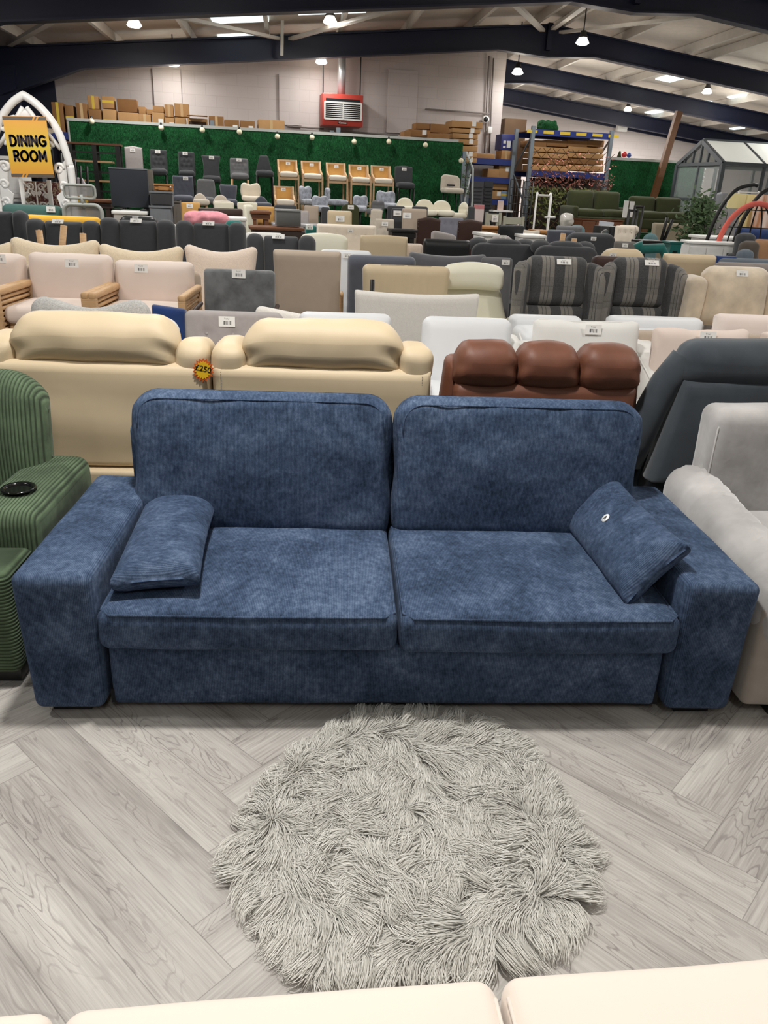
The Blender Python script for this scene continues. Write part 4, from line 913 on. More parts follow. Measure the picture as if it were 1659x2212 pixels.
stool('dark grey bar stool tapering to a narrow top, beside the rattan stools', 550, 589, 336, GREYDK, rc=.06, side=lambda v: -.08*v, seat_y=370)
WB = wood('light_beech', (214, 178, 138)); SEATC = fab('seat_cream', (232, 222, 206), .03, 10)
def rattan(lab, x0, x1, y, d, base, seat_y, lb, zleg=None):
    p, w, zt = place(x0, x1, y, d=d); _, _, zs = place(x0, x1, seat_y, d=d-.2)
    r = T('bar_stool', lab, 'bar stool', p, HA, 'rattan-backed bar stools')
    h = zt-zs
    for s in (-1, 1):
        b = B(); b.bar((s*(w/2-.02), .03, base), (s*(w/2-.035), .0, zt), .032); b.obj('leg', WB, r)
        b = B(); b.bar((s*(w/2-.01), -.36, base), (s*(w/2-.012), -.34, zs+.0), .032); b.obj('leg', WB, r)
        b = B(); b.prism([(-.34, zs-.04), (.0, zs-.04), (.02, zt), (-.03, zt), (-.1, zs+.12), (-.34, zs+.04)], .028, Matrix.Translation((s*(w/2-.02), 0, 0)) @ Matrix.Rotation(pi/2, 4, 'Z')); b.obj('side_frame', WB, r)
        b = B(); b.bar((s*(w/2-.02), -.35, base+.25), (s*(w/2-.02), .02, base+.25), .02); b.obj('stretcher', WB, r)
    b = B(); b.box((0, .0, zt-.015), (w-.04, .03, .03)); b.obj('top_rail', WB, r)
    b = B(); b.box((0, .005, zs+h*.5), (w-.08, .012, h-.02)); b.obj('rattan_panel', RATT, r)
    b = B(); b.soft((w-.05, .36, .085), .03, puff=(0, 0, .015)); b.obj('seat', SEATC, r, (0, -.18, zs))
    b = B(); b.box((0, -.35, zs-.07), (w-.04, .025, .04)); b.obj('apron', WB, r)
    b = B(); b.bar((-w/2+.02, -.35, base+.2), (w/2-.02, -.35, base+.2), .024); b.obj('footrest', WB, r)
    q, _, lz = place(lb[0], lb[0], lb[1], d=d); label(r, ((q-p).dot(XH), -.012, lz), .08, .05)
nm = ['first', 'second', 'third', 'fourth', 'fifth']
for i, (a, c, e, sy) in enumerate([(598, 642, 345, 377), (649, 693, 348, 381), (703, 746, 352, 385), (752, 796, 356, 389), (800, 844, 358, 391)]):
    rattan('rattan bar stool with cream seat, %s from the left in the row of five' % nm[i], a, c, e, 15.95, 1.1, sy, ((a+c)/2+2, e+8))
stool('slate grey studded bar stool standing right of the five rattan stools', 853, 891, 360, GREYDK, rc=.02, top=hump(.015), lb=(872, 366), seat_y=396)
p, w, zt = place(955, 997, 376, d=15.9)
r = T('bar_stool', 'cream low-back bar stool with a cut-out, at the right end of the tier', 'bar stool', p, HA)
b = B(); b.panel(w, .3, .06, r=.025, rc=.1, top=lambda u: -.03*(u+1)*.5, bow=lambda x, z: -.9*x*x); b.obj('backrest', OATM, r, (0, .1, zt-.3))
b = B(); b.soft((w*.98, .36, .1), .045); b.obj('seat', OATM, r, (0, -.1, zt-.30))
b = B(); b.box((.0, -.02, 0), (.16, .05, .03), .012); b.obj('cut_out_shade', GAP, r, (0, .045, zt-.20))  # solid dark block painted as the shade inside the back's hole
for s in (-1, 1):
    for yy in (-.22, .06): b = B(); b.tube([(s*.12, yy, zt-.33), (s*.19, yy*1.3, 1.1)], .012, 8); b.obj('leg', DARKM, r)
# ---- lower tier
def lowc(lab, x0, x1, y, mat, seat_y, **k):
    _, _, zs = place(x0, x1, seat_y, d=15.0)
    kk = dict(d=15.25, base=.74, zb=zs-.06, sd=.34, t=.08, seat_t=.1, leg='black', lean=4, r=.025, puff=.008, lw=.09); kk.update(k)
    return chair('dining_chair', lab, 'chair', x0, x1, y, mat, **kk)
lowc('blue-grey buttoned wing dining chair on the lower tier, beside the grey cabinets', 372, 417, 380, GREYBL, 424, rc=.02, tuft=(3, 3, .014, .09), lb=(401, 386))
lowc('dark grey tapered dining chair on the lower tier below the waisted stool', 425, 463, 387, GREYMID, 428, rc=.05, side=lambda v: .04*(1-v))
lowc('slate dining chair with a low flared back on the lower tier', 474, 512, 399, GREYBL, 432, rc=.02, side=lambda v: .03*v-.03)
shells = B()
def shell(lab, x0, x1, y, mat, seat_y, d=15.1, base=.74, rz=0, top=None, grp=None):
    p, w, zt = place(x0, x1, y, d=d); _, _, zs = place(x0, x1, seat_y, d=d-.2)
    r = T('shell_chair', lab, 'chair', p, HA+rz, grp)
    b = B(); b.panel(w, zt-zs+.05, .07, r=.03, rc=.09, top=top or (lambda u: .05*abs(u)-.05), side=lambda v: -.03*(1-v)+.02*sin(v*pi), puff=.012, bow=lambda x, z: -1.1*x*x*(1 if z < .3 else .7), dent=lambda x, z: .012*math.exp(-((z-(zt-zs)*.6-.3*x*x)/.02)**2)); b.obj('backrest', mat, r, (0, .08, zs-.05))
    b = B(); b.soft((w*.95, .4, .09), .04, n=6, puff=(0, .0, .01), warp=lambda x, y_, z: (x, y_, z+.5*x*x)); b.obj('seat', mat, r, (0, -.1, zs-.04))
    b = B(); b.tube([(0, -.06, zs-.08), (0, -.06, base+.05)], .02, 8); b.obj('stem', DARKM, r)
    b = B(); b.lathe([(.17, 0), (.17, .012), (.03, .05), (0, .05)], 16, c=(0, -.06, base)); b.obj('foot_plate', DARKM, r)
shell('cream velvet shell swivel chair on the lower tier', 520, 562, 392, fab('cream_shell', (228, 216, 198), .04, 9), 425, grp='velvet shell chairs')
rattan('rattan stool with cream seat on the lower tier in front of the others', 590, 635, 402, 15.1, .74, 437, (612, 409))
shell('silver crushed velvet shell chair facing sideways behind the grey box', 648, 680, 398, MARL, 432, rz=.6, grp='velvet shell chairs')
shell('silver crushed velvet shell chair turned edge-on below the third rattan stool', 706, 727, 401, MARL, 432, rz=1.2, grp='velvet shell chairs')
shell('silver crushed velvet shell chair in front of the edge-on one', 675, 709, 419, MARL, 446, d=14.6, base=0, grp='velvet shell chairs')
shell('silver crushed velvet shell chair below the fourth rattan stool', 763, 794, 418, MARL, 446, d=14.6, base=0, rz=-.2, grp='velvet shell chairs')
shell('silver crushed velvet shell chair with wide seat, below the fifth rattan stool', 815, 855, 409, MARL, 440, grp='velvet shell chairs')
shell('grey velvet shell chair tilted between the two silver shell chairs', 801, 828, 428, GREYMID, 452, d=14.2, base=0, rz=-.5, grp='velvet shell chairs')
IVS = fab('ivory_shell', (228, 222, 202), .03, 7, .6)
for a, c, e, sy, rz, lb in [(859, 895, 427, 447, 0, 'ivory round-back tub chair behind the tall beige dining chair'), (900, 939, 431, 455, 0, 'ivory round-back tub chair, left of a close pair'), (937, 976, 433, 456, 0, 'ivory round-back tub chair, right of a close pair'), (985, 1008, 436, 462, -1.0, 'ivory round-back tub chair turned sideways at the end of the partition')]:
    shell(lb, a, c, e, IVS, sy, d=14.4, base=0, rz=rz, top=lambda u: -.05*u*u, grp='ivory round-back tub chairs')
def tub(lab, x0, x1, y, mat, seat_y, leg, d=14.5, base=0):
    p, w, zt = place(x0, x1, y, d=d); _, _, zs = place(x0, x1, seat_y, d=d-.3)
    r = T('tub_chair', lab, 'chair', p, HA, 'low round tub stools')
    b = B(); b.panel(w*.8, zt-zs+.1, .07, r=.03, rc=.13, bow=lambda x, z: -1.4*x*x); b.obj('backrest', mat, r, (-.02, .06, zs-.1))
    b = B(); b.soft((w, .36, .09), .042, n=5); b.obj('seat', mat, r, (0, -.13, zs-.03))
    for s in (-1, 1):
        for yy in (-.24, .02): b = B(); b.tube([(s*w*.3, yy, zs-.06), (s*w*.36, yy, base)], .018, 8); b.obj('leg', LEGS[leg], r)
tub('oatmeal tub stool with wooden legs below the tapered grey chair', 416, 452, 417, OATM, 433, 'wood')
tub('oatmeal tub stool next to the slate low-back chair', 459, 499, 421, OATM, 436, 'wood')
tub('slate tub stool between the cream shell chair and the lower rattan stool', 549, 585, 424, GREYBL, 440, 'dark')
def dc(lab, x0, x1, y, mat, d, **k):
    kk = dict(d=d, sd=.4, t=.07, seat_t=.09, leg='black', lean=5, r=.02, puff=.006, rc=.03, zb=.42, lw=.1); kk.update(k)
    return chair('dining_chair', lab, 'chair', x0, x1, y, mat, **kk)
dc('ivory low curved chair behind the dark dining table', 461, 505, 436, IVS, 14.0, side=lambda v: .05*v-.05, leg='wood')
dc('ivory low curved chair standing right of the other ivory low chair', 512, 556, 437, IVS, 14.0, side=lambda v: .05*v-.05, leg='wood')
dc('rattan low chair with a white label beside the grey cabinets', 391, 432, 437, RATT, 13.6, lb=(410, 445), leg='wood', rc=.015)
dc('rattan low chair right behind the ivory high-back chair', 555, 592, 446, RATT, 13.6, leg='wood', rc=.015)
dc('ivory slim high-back dining chair turned sideways beside the dark tables', 520, 549, 442, IVORYL, 12.95, rz=.9, sd=.42, leg='wood')
dc('black padded chair standing behind the grey box table', 593, 640, 443, GREYDK, 13.4, rc=.03)
dc('pale grey dining chair right behind the grey box', 642, 667, 455, GREYLT, 13.0)
dc('taupe dining chair with square back left of the black narrow chair', 657, 688, 444, TAUPE, 13.4, rc=.02)
dc('narrow black dining chair between the taupe and cream chairs', 694, 712, 447, GREYDK, 13.2)
dc('cream rolled-headrest dining chair with a picture label', 707, 760, 455, CREAML, 12.8, t=.12, r=.05, lb=(733, 473), lw=.14)
dc('dark olive round-top chair with a small label behind the cream dining chairs', 737, 776, 441, OLIVE, 13.8, rc=.1, lb=(757, 448))
dc('beige dining chair leaning edge-on beside the oatmeal buttoned chair', 800, 828, 452, OATM, 13.0, rz=-.9)
dc('oatmeal buttoned dining chair with a white label', 810, 851, 473, OATM, 12.6, lb=(830, 484), rc=.02, tuft=(2, 2, .01, .14))
dc('dark grey dining chair behind the labelled black chair', 837, 875, 445, GREYDK, 13.8)
dc('black dining chair with a picture label next to the tall beige chair', 846, 872, 450, GREYDK, 13.2, lb=(857, 461), lw=.13)
dc('tall beige dining chair with a picture label beside the brown studded chair', 869, 922, 451, TAUPE, 13.0, rc=.015, lb=(878, 466), lw=.14, leg='wood')
dc('charcoal dining chair peeping out behind the tall beige one', 890, 924, 446, GREYDK, 13.6)
dc('chocolate leather dining chair with studded hump top, left of two', 902, 952, 473, BRNL, 12.8, face=1, nails=True, top=hump(.03), rc=.01, zb=.3)
dc('chocolate leather dining chair with studded hump top, right of two', 990, 1042, 478, BRNL, 12.8, face=1, nails=True, top=hump(.03), rc=.01, zb=.3)
dc('blue-grey buttoned wide dining chair between the two chocolate chairs', 948, 1000, 470, fab('mist_velvet', (122, 122, 132), .1, 9, .9, .2, 600, .3), 13.6, tuft=(3, 2, .014, .1), rc=.01, leg='wood', seat_mat=GREYLT)
dc('black square-back chair in front of the sage green chairs', 1077, 1132, 486, BLKL, 12.4, face=1, rc=.03)
dc('oatmeal low-back chair right of the black square-back chair', 1130, 1166, 496, OATM, 12.8, top=lambda u: .02*abs(u)-.02)
dc('small sage wooden chair back standing behind the buttoned blue-grey chair', 958, 977, 457, SAGE, 14.2, rc=.005)
dc('mid grey square chair in the middle of the dining tables', 1203, 1257, 488, GREYMID, 11.4, rc=.02)
dc('steel grey chair in front of the plastic-wrapped fan', 1183, 1242, 497, GREYBL, 10.8, rc=.02)
dc('dusty teal round chair behind the mid grey square chair', 1230, 1264, 486, fab('dusty_teal', (98, 128, 132), .06, 8), 11.9, rc=.1)
dc('slate dining chair with a pink leaflet behind it near the garden arch', 1011, 1026, 446, GREYDK, 14.0, rz=.3)
for lab, x0, x1, y, z0 in [('sage wooden cross-back chair with a white price card', 1050, 1085, 459, 487), ('sage wooden slat-back chair right of the cross-back chair', 1088, 1134, 467, 487)]:
    p, w, zt = place(x0, x1, y, d=14.4); r = T('dining_chair', lab, 'chair', p, HA)
    for s in (-1, 1):
        b = B(); b.bar((s*(w/2-.025), 0, 0), (s*(w/2-.025), .02, zt), .045); b.obj('leg', SAGE, r); b = B(); b.bar((s*(w/2-.025), -.4, 0), (s*(w/2-.025), -.4, .45), .045); b.obj('leg', SAGE, r)
    b = B(); b.box((0, .02, zt-.08), (w-.05, .025, .12)); b.obj('top_rail', SAGE, r)
    if '1085' and x0 == 1050:
        for s in (-1, 1): b = B(); b.bar((s*(w/2-.06), .015, zt-.14), (s*.02, .01, zt-.44), .04, .02); b.obj('cross_slat', SAGE, r)
        b = B(); b.box((0, .0, 0), (.12, .004, .12)); b.obj('price_card', LABEL, r, (.02, -.01, zt-.1))
    else:
        b = B(); b.box((0, .015, zt-.3), (w-.1, .02, .06)); b.obj('slat', SAGE, r)
    b = B(); b.box((0, -.2, .47), (w, .44, .04)); b.obj('seat', SAGE, r)
# ---- tables
def table(lab, x0, x1, y, d, depth, mat, legm=None, thick=.045, name='table', cat='table'):
    p, w, zt = place(x0, x1, y, d=d); r = T(name, lab, cat, p, HA)
    b = B(); b.box((0, depth/2, zt-thick/2), (w, depth, thick), .008); b.obj('tabletop', mat, r)
    b = B(); b.box((0, depth/2, zt-thick-.04), (w*.9, depth*.85, .07)); b.obj('apron', legm or mat, r)
    for s in (-1, 1):
        for yy in (.08, depth-.08): b = B(); b.bar((s*(w/2-.07), yy, 0), (s*(w/2-.07), yy, zt-thick), .06); b.obj('leg', legm or mat, r)
    return r
table('dark walnut table with pale ends behind the folded pink throw', 428, 524, 452, 13.2, .6, DKWOOD, DKWOOD, .1)
table('small walnut table between the pink throw and the rattan low chair', 540, 586, 456, 12.9, .5, WALN)
table('long dark wood dining table under the grey box', 540, 658, 491, 11.9, .5, WALN, DKWOOD)
table('grey gloss table carrying the grey box', 590, 700, 484, 12.4, .5, flat('gloss_grey', (168, 168, 172), .2))
table('oak bench table in front of the sage cross-back chair', 1041, 1092, 490, 13.6, .6, OAK)
table('oak table peeping out right of the oatmeal low-back chair', 1168, 1200, 499, 13.4, .6, OAK)
table('white table under the sage chairs, right of the black square-back chair', 1130, 1182, 508, 12.0, .6, WHITEP)
table('white table left of the black square-back chair', 1046, 1080, 505, 12.0, .6, WHITEP)
table('dark glass table beside the tall beige dining chair', 846, 903, 496, 12.1, .35, DARKM)
table('white slatted bench table in front of the black upright panel', 240, 318, 456, 12.3, .6, WHITEP, name='bench', cat='bench')
table('white low table in front of the ivory high-back chair', 490, 533, 470, 12.2, .5, WHITEP)
table('brown desk behind the mesh office chair', 190, 240, 431, 12.9, .5, WALN, DKWOOD)
p, w, zt = place(597, 650, 456, d=11.95)
bx = T('storage_box', 'grey square storage box standing on the long dark dining table', 'box', (p.x, p.y, place(597, 650, 489, d=11.95)[2]), HA)
h = zt-bx.location.z; b = B(); b.box((0, .15, h/2), (w, .3, h), .01); b.obj('box_body', fab('grey_card', (98, 98, 96), .03), bx); b = B(); b.box((0, .15, h+.01), (w*1.01, .31, .02)); b.obj('lid', flat('pale_grey', (150, 152, 152), .4), bx)
# pink throw
p, w, zt = place(398, 492, 461, d=12.2); b = B(); b.soft((w, .4, .16), .07, n=16, amp=.03, fr=9, seed=3, puff=(0, 0, .02)); o = b.obj('throw', fab('pink_fleece', (214, 142, 152), .12, 22, 1, .6, 150, .3), None, (p.x, p.y, zt-.07), (0, 0, HA)); tag(o, 'crumpled pink throw blanket lying on the dark table behind a charcoal recliner', 'blanket')
p2, w2, z2 = place(400, 490, 471, d=12.2); r = T('coffee_table', 'small patterned table under the crumpled pink throw', 'table', (p.x, p.y, 0), HA); b = B(); b.box((0, 0, zt-.17), (w*.9, .4, .05)); b.obj('tabletop', DKWOOD, r)
for sx in (-1, 1):
    for sy in (-1, 1): b = B(); b.bar((sx*w*.4, sy*.16, 0), (sx*w*.4, sy*.16, zt-.19), .05); b.obj('leg', DKWOOD, r)
dc('teal green velvet chair back beside the right end of the pink throw', 486, 525, 476, TEAL, 11.6, rc=.07, t=.12, r=.05)
dc('small emerald chair with a white tag left of the cream buttoned sofa', 659, 684, 487, TEAL, 11.4, rc=.03, lb=(668, 491))
dc('mauve grey round pouffe chair with a white tag above the charcoal recliners', 1060, 1107, 509, GREYLT, 10.4, rc=.09, t=.14, r=.06, lb=(1082, 514))
dc('mauve grey rounded seat between the chocolate chairs and the black leather chair', 932, 985, 502, GREYLT, 11.0, rc=.06, t=.12, top=lambda u: -.03*u)
# ---- grey cabinets
def cabinet(lab, x0, x1, y0, y1, d, mat, depth=.4, kind='door', doors=1, base=None):
    p, w, zt = place(x0, x1, y0, d=d); zb = place(x0, x1, y1, d=d)[2] if base is None else base
    r = T('cabinet', lab, 'cabinet', (p.x, p.y, zb), HA); h = zt-zb
    b = B(); b.box((0, depth/2+.01, h/2), (w, depth-.02, h)); b.obj('body', mat, r)
    b = B(); b.box((0, depth/2, h-.012), (w*1.04, depth*1.05, .024)); b.obj('top', mat, r)
    for i in range(doors):
        dw = w/doors; b = B(); b.box((-w/2+dw*(i+.5), 0, h/2-.01), (dw-.02, .02, h-.06)); dr = b.obj('door', mat, r)
        if kind == 'open': dr.data.materials[0] = flat('recess_shade', (52, 52, 54), .8)  # open unit: front panel darkened to stand for shade in its recess
        else:
            b = B(); b.box((-w/2+dw*(i+.5), -.012, h/2-.01), (dw-.12, .006, max(.05, h-.2))); b.obj('panel_moulding', mat, dr)
            b = B(); b.ball((-w/2+dw*(i+.5)+dw*.4, -.03, h*.6), .018, 8); b.obj('knob', CHROME, dr)
    return r
cabinet('grey painted cupboard with one panelled door, lowest of the stacked grey units', 322, 370, 445, 560, 12.3, GREYP, base=0)
cabinet('open grey box shelf standing on the panelled grey cupboard', 323, 372, 413, 445, 12.35, GREYP, .36, 'open')
cabinet('brown wooden drawer box lying on top of the grey open shelf', 332, 372, 397, 413, 12.4, OAK, .3)
cabinet('taupe grey drawer unit with chrome knobs right of the stacked grey units', 372, 389, 434, 560, 12.9, flat('taupe_paint', (104, 98, 90), .5), base=0)
p, w, zt = place(300, 328, 363, d=13.0)
b = B(); p, w, zt = place(232, 316, 364, d=12.45); r = T('upright_panel', 'large black upright panel standing on the white bench', 'panel', (p.x, p.y, place(240, 318, 456, d=12.3)[2]), HA); h = zt-r.location.z
b.box((0, .16, h/2+.02), (w, .06, h-.04), .01); b.obj('panel', fab('black_felt', (44, 47, 53), .06, 6), r); b = B(); b.box((0, .16, h), (w, .07, .015)); b.obj('top_edge', GREYP, r)
for s in (-1, 1): b = B(); b.box((s*w*.35, .16, .01), (.1, .25, .02)); b.obj('foot', BLACK, r)
b = B(); p, w, zt = place(311, 329, 366, d=12.8); b.box((0, 0, zt/2), (w, .3, zt)); o = b.obj('filing_cabinet', flat('taupe_paint', (104, 98, 90), .5), None, p, (0, 0, HA)); tag(o, 'tall narrow taupe cabinet right behind the black upright panel', 'cabinet')
# ---- mesh office chair
p, w, zt = place(137, 218, 441, 11.8); r = T('office_chair', 'grey mesh office chair with a headrest behind the charcoal recliners', 'office chair', p, .06)
FR = flat('office_grey', (158, 162, 158), .5)
def meshm():
    t = NT('mesh_grey'); t.b.inputs['Alpha'].default_value = .55; return t.set(col=lin((150, 150, 148)), rough=.8)
MESH = meshm()
def ring(w, h, rc): return [(sx*(w/2-rc)+rc*cos(a0+a*pi/12), 0, h/2+sz*(h/2-rc)+rc*sin(a0+a*pi/12)) for sx, sz, a0 in ((1, 1, 0), (-1, 1, pi/2), (-1, -1, pi), (1, -1, 1.5*pi)) for a in range(7)]
b = B(); b.tube(ring(w, .52, .1), .028, 8, True); b.obj('back_frame', FR, r, (0, 0, zt-.53)); b = B(); b.prism([(q[0]*.97, q[2]*.97+.008) for q in ring(w, .52, .1)], .004); b.obj('back_mesh', MESH, r, (0, 0, zt-.53))
p2, w2, z2 = place(140, 205, 400, 11.8); hh = z2-place(140, 205, 420, 11.8)[2]
b = B(); b.tube([(q[0], 1.0*q[0]**2, q[2]) for q in ring(w2, hh+.05, .05)], .02, 8, True); b.obj('headrest_frame', FR, r, (-.02, -.03, z2-hh-.05)); b = B(); b.box((-.02, -.02, z2-hh/2-.02), (w2*.9, .01, hh)); b.obj('headrest_mesh', MESH, r)
b = B(); b.tube([(0, 0, z2-hh), (.02, .02, zt-.05)], .035, 8); b.box((0, .03, zt-.2), (.06, .03, .5)); b.obj('neck', FR, r)
b = B(); b.soft((.48, .46, .09), .04); b.obj('seat', GREYDK, r, (0, -.25, .5)); b = B(); b.tube([(0, -.2, .08), (0, -.2, .47)], .03, 10); b.obj('gas_lift', DARKM, r)
b = B()
for k in range(5): a = k*2*pi/5; b.bar((0, -.2, .09), (.3*cos(a), -.2+.3*sin(a), .06), .05, .03); b.ball((.3*cos(a), -.2+.3*sin(a), .03), .03, 8)
b.obj('castor_base', DARKM, r)
chair('sofa', 'dark green two-seat sofa back with a white label under the dining room sign', 'sofa', 5, 136, 442, DTEAL, Y=11.9, t=.2, rc=.09, r=.07, lean=4, sd=.45, boxbase=True, lb=(116, 453), lw=.12, amp=0, dent=lambda x, z: .006*sin(x*60)*math.exp(-x*x*30))
chair('sofa', 'mustard yellow sofa back behind the charcoal recliners on the left', 'sofa', 55, 216, 466, MUST, Y=10.9, t=.2, rc=.05, r=.07, lean=4, sd=.4, boxbase=True)
chair('armchair', 'black leather armchair with a white tag behind the charcoal recliners', 'armchair', 260, 340, 466, BLKL, Y=10.6, t=.18, rc=.08, r=.07, lean=4, sd=.4, boxbase=True, lb=(297, 472))
chair('dining_chair', 'white leather dining chair squeezed between two charcoal recliners', 'chair', 364, 382, 484, WHITEF, Y=10.5, t=.07, rc=.03, lean=4, sd=.4)
# ---------------------------------------------------------------- dining room arch and sign
AS = 1.31
ax = at(50, 205, 12.6); ARCH = T('garden_arch', 'white pointed wooden arch with fretwork holding the dining room sign', 'arch', (ax.x, 12.6, 0), -.05); ARCH.scale = (AS,)*3
AH = ax.z/AS; aw = .43
def gothic(wd, hh, n=14):
    L = [(-wd, .02), (-wd, hh-.8)]
    L += [(-wd*x, hh-.8*z) for x, z in [(.985, .86), (.92, .69), (.8, .46), (.6, .27), (.3, .10), (0, 0)]]
    return L
L = gothic(aw, AH); L = [(q.x, q.z) for q in smooth([(x, 0, z) for x, z in L], 5)]; path = L+[(-x, z) for x, z in reversed(L[:-1])]
b = B(); b.tube([(x, 0, z) for x, z in path], .042, 8); b.obj('arch_frame', WHITEP, ARCH)
def scroll(b, cx, cz, s, fl=1, turns=1.3, r=.016):
    pts = []
    for i in range(22): t = i/21; a = t*turns*2*pi; q = s*(1-t*.75); pts.append((cx+fl*q*cos(a), 0, cz+q*sin(a)))
    b.tube(pts, r, 6)
b = B()
for fl in (-1, 1):
    for (cx, cz, s, tr) in [(.1, AH-.36, .085, 1.1), (.2, AH-.5, .06, 1), (.3, AH-.72, .06, 1.2), (.33, AH-.9, .05, 1.2), (.33, AH-1.08, .045, 1)]: scroll(b, fl*cx, cz, s, fl, tr, .02)
    b.tube([(fl*.02, 0, AH-.12), (fl*.1, 0, AH-.22), (fl*.05, 0, AH-.32), (0, 0, AH-.36)], .026, 6)
    b.prism([(fl*.38, AH-.62), (fl*.27, AH-.75), (fl*.30, AH-.95), (fl*.24, AH-1.0), (fl*.38, AH-1.5)], .02)
    b.tube([(fl*.17, 0, AH-.3), (fl*.26, 0, AH-.42), (fl*.34, 0, AH-.52)], .022, 6)
[b.ball((a*.13, 0, AH-.19-abs(a)*.06), (.075, .015, .055), 10) for a in (-1, 0, 1)]; [b.ball((a*.22, 0, AH-.34), (.08, .015, .03), 10) for a in (-1, 1)]
b.obj('fretwork', WHITEP, ARCH)
sg = T('hanging_sign', 'yellow DINING ROOM sign hung on the white pointed arch', 'sign', (0, 0, 0))
A, C2 = at(8, 246, 12.45), at(103, 256, 12.45); D = at(22, 378, 12.45); E_ = at(114, 388, 12.45)
sw = (C2-A).length; sh = (A-D).length; sg.location = (A+E_)/2; ang = -math.atan2(A.z-C2.z, C2.x-A.x); sg.rotation_euler = (0, ang*.5, 0)
def sign_mat():
    t = NT('sign_yellow'); s = t.N('SeparateXYZ'); t.t.links.new(t.tc.outputs['Generated'], s.inputs[0])
    t.set(col=t.ramp(s.outputs[2], [(0, lin((222, 150, 52))), (.5, lin((214, 186, 62))), (1, lin((226, 158, 72)))]), rough=.6); return t.m
b = B(); b.box((0, 0, 0), (sw, .012, sh)); b.obj('panel', sign_mat(), sg)
SG = flat('sign_grey', (92, 86, 78), .6)
for s in (-1, 1):
    b = B(); z = s*(sh/2-.026); q = .13
    b.prism([(-sw/2, z-.02), (s*q-.03, z-.02), (s*q-.005, z+.02), (-sw/2, z+.02)], .004); b.prism([(s*q+.0, z-.02), (s*q+.02, z-.02), (s*q+.045, z+.02), (s*q+.025, z+.02)], .004); b.prism([(s*q+.05, z-.02), (sw/2, z-.02), (sw/2, z+.02), (s*q+.075, z+.02)], .004)
    b.obj('border_stripe', SG, sg, (0, -.008, 0))
def arc(cx, cz, rx, rz, a0, a1, n=14): return [(cx+rx*cos(radians(a0+(a1-a0)*k/n)), cz+rz*sin(radians(a0+(a1-a0)*k/n))) for k in range(n+1)]
GLYPH = {'D': (.72, [[(0, 0), (0, 1), (.25, 1)]+arc(.25, .5, .47, .5, 90, -90)+[(0, 0)]]), 'I': (.0, [[(0, 0), (0, 1)]]), 'N': (.68, [[(0, 0), (0, 1), (.68, 0), (.68, 1)]]),
 'G': (.8, [arc(.45, .5, .45, .5, 48, 325)+[(.82, .46), (.5, .46)]]), 'R': (.58, [[(0, 0), (0, 1), (.3, 1)]+arc(.3, .74, .27, .26, 90, -90)+[(0, .48)], [(.26, .48), (.6, 0)]]), 'O': (.96, [arc(.48, .5, .48, .5, 0, 360, 24)]), 'M': (.84, [[(0, 0), (0, 1), (.42, .25), (.84, 1), (.84, 0)]])}
lb_ = B(); LH = .125; wd = .032
for row, (txt, zc, xw) in enumerate([('DINING', .02, sw*.86), ('ROOM', -.175, sw*.78)]):
    tot = sum(GLYPH[c][0] for c in txt)+.36*(len(txt)-1); k = (xw-wd)/tot; x = -xw/2+wd/2
    for c in txt:
        for st_ in GLYPH[c][1]:
            P = [(x+a*k, -.0085, zc+z*LH) for a, z in st_]
            for p, q in zip(P, P[1:]): lb_.bar(p, q, *((wd, .004) if abs((Vector(q)-Vector(p)).normalized().z) >= .9 else (.004, wd)))
            for p in P: lb_.lathe([(wd/2, -.002), (wd/2, .002)], 10, M=Matrix.Translation(p) @ Matrix.Rotation(pi/2, 4, 'X'))
        x += (GLYPH[c][0]+.36)*k
lb_.obj('lettering', flat('sign_ink', (34, 28, 40), .6), sg, (.006, 0, .0), weld=False)
# fretwork screen below the sign with cloth behind
q = at(75, 388, 12.9); fz = q.z/AS; fs_ = T('fretwork_screen', 'white floral fretwork screen standing below the dining room sign', 'screen', (q.x, 12.9, 0)); fs_.scale = (AS,)*3; fw = .155
b = B()
for s in (-1, 1): b.box((s*fw, 0, fz/2), (.045, .02, fz))
b.obj('side_stile', WHITEP, fs_); b = B()
for k in range(6):
    z = fz-.08-k*.2
    for fl in (-1, 1):
        scroll(b, fl*.06, z, .045, fl, 1.2, .01); scroll(b, fl*.105, z-.09, .035, -fl, 1.1, .01)
        b.prism([(fl*.0, z-.06), (fl*.045, z-.03), (fl*.06, z-.06), (fl*.03, z-.1)], .012); b.tube([(fl*.13, 0, z+.04), (fl*.075, 0, z-.01), (fl*.13, 0, z-.12)], .011, 6)
b.tube([(0, 0, .05), (0, 0, fz-.02)], .009, 6); b.obj('fretwork', WHITEP, fs_)
t = NT('printed_cloth'); t.set(col=t.ramp(t.noise(t.mapv(t.tc.outputs['Object'], (1, 1, .6)), 26, 3, .7), [(.35, lin((86, 44, 44))), (.5, lin((150, 130, 110))), (.62, lin((58, 58, 60))), (.75, lin((200, 190, 176)))], 'CONSTANT'), rough=.9)
fz = q.z; b = B(); b.soft((.55, .05, fz-.05), .02, n=8, warp=lambda x, y, z: (x, y+.012*sin(x*50), z)); o = b.obj('curtain', t.m, None, (q.x, 13.12, fz/2)); tag(o, 'patterned brown and cream cloth hanging behind the white fretwork screen', 'cloth')
